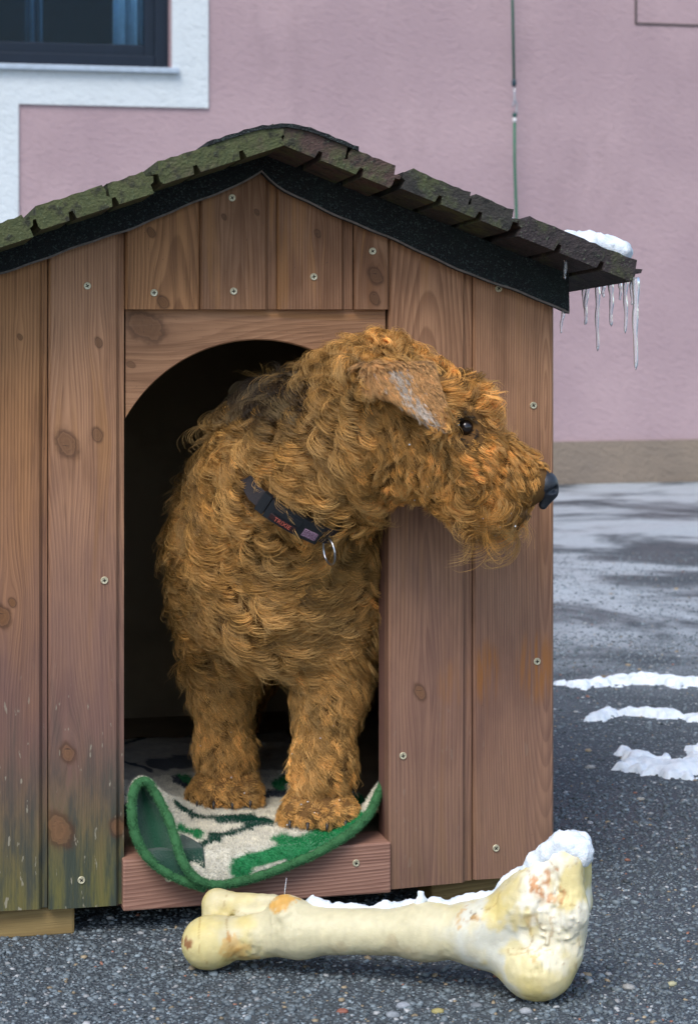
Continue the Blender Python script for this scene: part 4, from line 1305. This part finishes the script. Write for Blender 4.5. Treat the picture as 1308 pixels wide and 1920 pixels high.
# ------------------------------------------------------------------ bone
bA_ = G(392, 1812); bB_ = G(1008, 1868)
baxis = unit(bB_ - bA_); bperp = np.array([baxis[1], -baxis[0], 0]); 
if bperp[1] > 0: bperp = -bperp          # towards the camera
def BP(px, py, off=0.0):
    """world point of the upright plane through the bone, moved off metres towards the camera"""
    u = (px - 654) / FPX; v = -(py - HORIZ) / FPX
    n_ = np.array([-baxis[1], baxis[0]]); c0 = bA_[:2]
    d_ = np.array([u, 1.0]); o_ = np.array([0, -CAM_D])
    t = ((c0 - o_) @ n_) / (d_ @ n_)
    return np.array([u * t, t - CAM_D, CAM_H + v * t]) + bperp * off
PX = 1 / 1760
bone = SDF()
bone.cone(BP(560, 1744), BP(800, 1746), 44 * PX, 41 * PX, .02)
bone.cone(BP(800, 1746), BP(890, 1747), 41 * PX, 45 * PX, .03)
bone.cone(BP(560, 1744), BP(470, 1752), 44 * PX, 35 * PX, .02)
bone.ball(BP(398, 1759, .016), 49 * PX, .006)
bone.cone(BP(420, 1757, .010), BP(480, 1752), 35 * PX, 37 * PX, .02)
bone.cone(BP(392, 1703, -.028), BP(500, 1708, -.022), 20 * PX, 22 * PX, .015)
bone.cone(BP(388, 1712, -.03), BP(390, 1760, -.022), 22 * PX, 26 * PX, .02)
bone.ball(BP(536, 1703, .004), 27 * PX, .018)
bone.cone(BP(905, 1745), BP(1010, 1690), 46 * PX, 50 * PX, .025)
bone.cone(BP(985, 1690), BP(1048, 1625), 48 * PX, 40 * PX, .02)
bone.cone(BP(1070, 1612, .012), BP(1078, 1700, .020), 26 * PX, 22 * PX, .012)
bone.cone(BP(1070, 1615, -.03), BP(1074, 1700, -.03), 27 * PX, 26 * PX, .015)
bone.cone(BP(1075, 1700, .014), BP(1064, 1780, .010), 26 * PX, 30 * PX, .02)
bone.cone(BP(895, 1750), BP(1000, 1810), 44 * PX, 42 * PX, .022)
bone.ell(BP(1010, 1813, .012), np.stack([baxis, bperp, np.array([0, 0, 1.0])]), (.036, .030, .030), .018)
bone.ell(BP(1010, 1806, -.035), np.stack([baxis, bperp, np.array([0, 0, 1.0])]), (.034, .026, .030), .018)
bone.ball(BP(1030, 1730, -.008), 54 * PX, .025)
bone.cone(BP(930, 1752, .046), BP(1010, 1735, .052), .010, .016, .018, neg=True)
bone.cone(BP(1040, 1650, .040), BP(1046, 1690, .046), .008, .008, .012, neg=True)
bone.cone(BP(455, 1705, -.002), BP(500, 1702, -.006), .007, .006, .010, neg=True)
ROUGH = [(BP(*a), r) for a, r in (((1010, 1670, .03), .035), ((1050, 1700, .04), .03), ((1055, 1750, .04), .03), ((545, 1715, .02), .02), ((480, 1765, .03), .018), ((1015, 1785, .04), .016))]
def bone_f(p):
    rough = 0
    for (c_, r_) in ROUGH: rough = rough + np.exp(-(((p - c_) ** 2).sum(-1)) / r_ ** 2)
    return bone(p) + np.minimum(rough, 1) * (.0022 * np.abs(vnoise(p, 130, 23)) + .0014 * vnoise(p, 260, 24)) + .0006 * vnoise(p, 50, 21) + .0004 * vnoise(p, 180, 22)
blo = np.minimum(bA_, bB_) + np.array([-.06, -.08, -.01]); bhi = np.maximum(bA_, bB_) + np.array([.09, .09, .175])
OV, OF = surface(bone_f, blo, bhi, .0022, 1)
zshift = -OV[:, 2].min() - .001
OV[:, 2] += zshift
def bone_colors(V):
    W = V - np.array([0, 0, zshift])
    c = np.tile(np.array([.57, .495, .265]), (len(V), 1))
    def spot(px, py, off, r, colr, amt, nz=.5, sx=1.0):
        nonlocal c
        d = W - BP(px, py, off)
        la = d @ baxis / sx
        dist = np.sqrt(la ** 2 + d[:, 2] ** 2 + (.5 * (d @ bperp)) ** 2) + nz * r * vnoise(V, 1 / r * 1.1, int(px)) + .30 * r * vnoise(V, 4 / r, 3) + .003 * vnoise(V, 260, 5)
        k = (sstep(r * 1.1, r * .72, dist) * amt)[:, None]
        c = c * (1 - k) + np.array(colr) * k
    n1 = vnoise(V, 22, 31)[:, None]; c = c * (1 + .10 * n1) + np.array([.03, .02, -.02]) * vnoise(V, 45, 32)[:, None]
    spot(430, 1752, .04, .05, (.56, .46, .17), .8); spot(1040, 1800, .04, .06, (.58, .48, .19), .8); spot(930, 1720, .04, .04, (.56, .46, .19), .8, .6, 1.5)
    spot(700, 1760, .03, .075, (.57, .52, .34), .9, .2, 2.6)         # pale shaft
    spot(960, 1750, .04, .05, (.58, .58, .50), .9, .3, 1.3)
    spot(1035, 1700, .05, .055, (.80, .76, .62), .9)
    spot(1045, 1770, .05, .04, (.74, .68, .48), .7)
    spot(1080, 1650, .03, .025, (.66, .54, .20), .8)
    spot(1012, 1830, .03, .035, (.62, .52, .22), .7)
    spot(398, 1770, .05, .045, (.60, .50, .20), .7)
    spot(450, 1758, .03, .010, (.58, .36, .11), .7, .9); spot(470, 1785, .03, .011, (.58, .36, .11), .6, .9)
    spot(533, 1682, .02, .014, (.60, .32, .06), .9)
    spot(1030, 1640, .05, .016, (.50, .22, .07), .9); spot(1042, 1660, .05, .012, (.55, .26, .10), .8)
    spot(905, 1693, .04, .009, (.10, .045, .015), .95, .5, 1.8); spot(880, 1702, .04, .011, (.50, .30, .10), .7, .5, 1.6)
    spot(370, 1746, .05, .008, (.26, .11, .04), .95); spot(950, 1705, .05, .022, (.62, .50, .18), .7, .6, 1.6)
    for (a_, b_) in ((985, 1742), (992, 1752), (980, 1766), (972, 1782), (966, 1796), (1000, 1736)): spot(a_, b_, .05, .0045, (.42, .25, .09), .8, .6)
    spot(445, 1735, .04, .007, (.45, .22, .05), .8, .8, .6); spot(448, 1775, .04, .008, (.48, .25, .06), .8, .8, .6); spot(760, 1796, .03, .02, (.42, .34, .2), .5, .6, 4)
    crk_ = np.abs(vnoise(V * np.array([1, 1, 2.2]), 38, 63)); end_ = sstep(.10, .16, np.abs((V - (bA_ + bB_) / 2) @ baxis)); c = c * (1 - .45 * (sstep(.05, .0, crk_) * end_)[:, None] * np.array([.6, .8, 1.0]))
    mott = vnoise(V, 140, 61) * .5 + vnoise(V, 300, 62) * .5; c = c * (1 + .12 * mott)[:, None]
    spot(1005, 1770, .05, .007, (.58, .40, .14), .7, .8, 2.0)
    return np.clip(c, .01, 1)
N = NT('raw_bone'); bo = N.obj()
b1, b2 = N.noise(bo, 160, 4, .65), N.noise(bo, 30, 4)
N.b.inputs['Subsurface Weight'].default_value = .15; N.b.inputs['Subsurface Radius'].default_value = (.006, .004, .002)
N.bump(N.ma('ADD', N.ma('MULTIPLY', b1, .6), N.ma('ADD', b2, N.ma('MULTIPLY', N.noise(bo, 600, 3), .35))), .3, .0025)
bone_m = N.out(N.mix(N.ma('MULTIPLY', sm(N, b1, .55, .75), .25), N.attr('tint'), (.75, .66, .42)), N.ma('ADD', .32, N.ma('MULTIPLY', b1, .3)), .4)
bo_e = empty('bone', ((bA_[0] + bB_[0]) / 2, (bA_[1] + bB_[1]) / 2, 0))
tag(bo_e, 'large ivory beef leg bone lying on the asphalt before the dog house', 'bone')
off_ = np.array(bo_e.location)
mesh('shaft', OV - off_, OF, bone_m, bo_e, smooth=True, colors=bone_colors(OV))
tube('bristle', [BP(533, 1684) + (0, 0, zshift) - off_, BP(534, 1668) + (0, 0, zshift) - off_, BP(537, 1645) + (0, 0, zshift) - off_], [.0005, .0004, .0002], snow_mat, bo_e, 6)

# ------------------------------------------------------------------ snow
def snow_blob(name, prims, label, lo_p, hi_p, h=.003, amp=.0022, group=None):
    s = SDF()
    for (a, b, r1, r2) in prims: s.cone(a, b, r1, r2, .008)
    f = lambda p: s(p) + amp * vnoise(p, 90, 41) + amp * .7 * vnoise(p, 230, 42) + amp * .4 * vnoise(p, 480, 43)
    V, F = surface(f, lo_p, hi_p, h, 1)
    o = mesh(name, V, F, snow_mat, None, smooth=True)
    return tag(o, label, 'snow', group)
zs_ = np.array([0, 0, zshift])
def top_of_bone(px, off):
    """top surface of the bone above/below a column"""
    b = BP(px, 1500, off); q = b + np.linspace(0, .25, 300)[:, None] * np.array([0, 0, -1.0])
    v = bone_f(q); j = np.argmax(v < 0); return q[j] + zs_
pr_ = []
path = [top_of_bone(px, -.004) for px in range(572, 985, 12)]
for i in range(len(path) - 1):
    r = .0036 + .0015 * math.sin(i * 1.7) + .0012 * math.sin(i * .6)
    pr_.append((path[i] + np.array([0, 0, -.002]) - bperp * .004, path[i + 1] + np.array([0, 0, -.002]) - bperp * .004, r, r))
pr_.append((top_of_bone(788, 0), top_of_bone(788, 0) + np.array([0, 0, .010]), .003, .0025))
a_ = np.min([p[0] for p in pr_], 0) - .03; b_ = np.max([p[0] for p in pr_], 0) + .03
snow_blob('snow_crust', pr_, 'thin white snow crust along the top of the bone shaft', a_, b_)
pr_ = []
for (px, py, off, r) in ((1008, 1618, .0, .012), (1030, 1598, .004, .013), (1056, 1586, .004, .016), (1078, 1584, .006, .012), (1086, 1600, .008, .010), (1050, 1602, -.02, .016), (1070, 1594, -.024, .014), (990, 1640, .0, .010), (972, 1660, .0, .009)):
    c = BP(px, py, off) + zs_; pr_.append((c, c + baxis * .004, r, r))
a_ = np.min([p[0] for p in pr_], 0) - .04; b_ = np.max([p[0] for p in pr_], 0) + .04
snow_blob('knuckle_snow', pr_, 'thick white snow cap on the knuckle end of the bone', a_, b_, .003)

def ridge_snow(pts, wid, label, hgt=.013, seed=0):
    c = np.array([G(a, b) for a, b, _ in pts]); wd = np.array([w for _, _, w in pts])
    lo_p = c.min(0) - .12; hi_p = c.max(0) + .12
    nx = int((hi_p[0] - lo_p[0]) / .0030); ny = int((hi_p[1] - lo_p[1]) / .0036)
    gx, gy = np.meshgrid(np.linspace(lo_p[0], hi_p[0], nx), np.linspace(lo_p[1], hi_p[1], ny), indexing='ij')
    p = np.stack([gx, gy, np.zeros_like(gx)], -1)
    best = np.full(gx.shape, 9.)
    for i in range(len(c) - 1):
        a, b = c[i, :2], c[i + 1, :2]; ba = b - a; pa = p[..., :2] - a
        t = np.clip((pa @ ba) / (ba @ ba), 0, 1); d = np.linalg.norm(pa - t[..., None] * ba, axis=-1)
        best = np.minimum(best, d / ((wd[i] + (wd[i + 1] - wd[i]) * t) * wid))
    e = 1 - best + .75 * vnoise(p, 28, seed + 50) + .5 * vnoise(p, 75, seed + 51) + .3 * vnoise(p, 150, seed + 52)
    z = hgt * (1 - np.exp(-np.clip(e, 0, 3) * 2.2)) * (1 + .30 * vnoise(p, 45, seed + 53)) - .0015 + .0007 * vnoise(p, 160, seed + 54)
    keep = e > -.02
    idx = np.arange(nx * ny).reshape(nx, ny)
    q = np.stack([idx[:-1, :-1], idx[1:, :-1], idx[1:, 1:], idx[:-1, 1:]], -1)
    m = keep[:-1, :-1] | keep[1:, :-1] | keep[1:, 1:] | keep[:-1, 1:]
    F = q[m]; used = np.unique(F); rm = -np.ones(nx * ny, int); rm[used] = np.arange(len(used))
    V = np.stack([gx, gy, np.where(keep, z, -.003)], -1).reshape(-1, 3)[used]
    o = mesh('snow_ridge', V, rm[F], snow_mat, None, smooth=True)
    return tag(o, label, 'snow', 'snow left on the asphalt')
ridge_snow([(1050, 1284, .5), (1085, 1288, .7), (1140, 1280, .9), (1200, 1275, 1.0), (1270, 1283, 1.0), (1330, 1284, .9), (1400, 1275, .7)], .036, 'long snow ridge on the asphalt, farthest of three from the bone', .016, 1)
ridge_snow([(1100, 1352, .2), (1125, 1348, .9), (1150, 1338, .8), (1210, 1342, .6), (1260, 1346, .6), (1310, 1348, .8), (1370, 1340, .7)], .034, 'middle snow ridge on the asphalt, between two others', .015, 2)
ridge_snow([(1170, 1414, .35), (1195, 1428, .6), (1225, 1442, .9), (1270, 1446, 1.1), (1310, 1432, 1.2), (1350, 1415, 1.0), (1390, 1400, .6)], .046, 'broad curved snow patch on the asphalt, nearest of three to the bone', .017, 3)

# ------------------------------------------------------------------ eave snow and icicles
ev = roof_top(rB[0]); ex = P(1205, 512, YR)[0]
d_r = unit(np.array([1.0, 0, sl_r]))
n_r = np.array([-d_r[2], 0, d_r[0]])
topr = np.array([rt[0], 0, roof_top(rt[0] + 1e-6)])
len_r = slope_len(540, 228, 1203, 502)
def on_roof(a, y): return topr + d_r * a + np.array([0, y, -RDROP * (y - YR)])
pr_ = []
for k in range(9):
    y = -.095 + k * .022
    a = len_r - .034 + .006 * math.sin(k * 2.1)
    c1, c2 = on_roof(a - .028, y) + n_r * .003, on_roof(a + .014, y) + n_r * .009
    pr_.append((to_world(c1), to_world(c2), .016 + .003 * math.sin(k * 1.3), .015))
a_ = np.min([np.minimum(p[0], p[1]) for p in pr_], 0) - .03; b_ = np.max([np.maximum(p[0], p[1]) for p in pr_], 0) + .03
snow_blob('eave_snow', pr_, 'small snow cushion on the right eave of the dog house roof', a_, b_, .0036)
pr_ = []
for k in range(4):
    c1 = on_roof(wr * 2.03 + .004, .0 + k * .03 - .06) + n_r * .002; pr_.append((to_world(c1), to_world(c1 + d_r * .008), .006, .005))
a_ = np.min([p[0] for p in pr_], 0) - .03; b_ = np.max([p[1] for p in pr_], 0) + .03
snow_blob('joint_snow', pr_, 'trace of snow in the joint between two roof planks', a_, b_, .0025, .0012)

N = NT('ice'); N.b.inputs['Transmission Weight'].default_value = .86; N.b.inputs['IOR'].default_value = 1.31
N.bump(N.noise(N.obj(), 160, 3), .35, .002)
ice = N.out((.96, .98, 1.0), .08, .5)
edge_z = (topr + d_r * (len_r - .002) + n_r * (-TK + .001))[2]; edge_x = (topr + d_r * (len_r - .004))[0]
def eave_y(px):
    ys = np.linspace(YR, .5, 400); q = np.stack([np.full(400, edge_x), ys, edge_z - RDROP * (ys - YR)], -1)
    return float(np.interp(-px, -proj(q)[0], ys))
def icicle(top, length, r, label, bend=0.0, wob=0):
    n = 18; pts = []; rad = []
    for i in range(n + 1):
        t = i / n
        pts.append(to_world(top + np.array([bend * t + .0006 * math.sin(t * 9 + wob), 0, .006 - (length + .006) * t])))
        k = (1 - t) ** .55 * (.82 + .18 * math.sin(t * 17 + wob * 3)) * .75 + .25
        rad.append(r * .82 * k * (1.0 if i < n else .3))
    rad[-2] *= 1.25; rad[-3] *= 1.15
    o = tube('icicle', pts, rad, ice, None, 12)
    return tag(o, label, 'icicle', 'icicles hanging from the dog house roof')
first = 'short icicle on the eave between the rounded-tip and the tapered icicle'; second = 'tiny icicle stub on the eave beside the needle-tipped icicle'
for i, (px, ln, r, lab) in enumerate(((1195, 158, .0062, 'longest icicle, at the front corner of the eave'), (1184, 40, .0042, 'stubby icicle touching the longest corner icicle'),
                                     (1172, 90, .0044, 'icicle with a rounded tip, second long one from the eave corner'), (1162, 28, .0036, first), (1145, 74, .0048, 'tapered icicle midway along the eave'),
                                     (1130, 18, .0036, second), (1119, 118, .0044, 'long thin icicle with a needle tip, midway along the eave'), (1100, 66, .0042, 'forked icicle nearest the house wall, right half'), (1093, 64, .0040, 'forked icicle nearest the house wall, left half'))):
    y = eave_y(px)
    icicle(np.array([edge_x, y, edge_z + .001 - RDROP * (y - YR)]), ln / 1560, r, lab, (.004 if px == 1093 else -.003 if px == 1100 else 0), i)
q = P(1059, 474, -.085); icicle(np.array([q[0], q[1], q[2]]), 50 / 1640, .0042, 'icicle under the roof planks in front of the black felt', 0, 3)
q = P(1056, 584, -.014); icicle(np.array([q[0], q[1], q[2]]), 42 / 1600, .0034, 'small icicle on the lower corner of the black felt', -.004, 5)
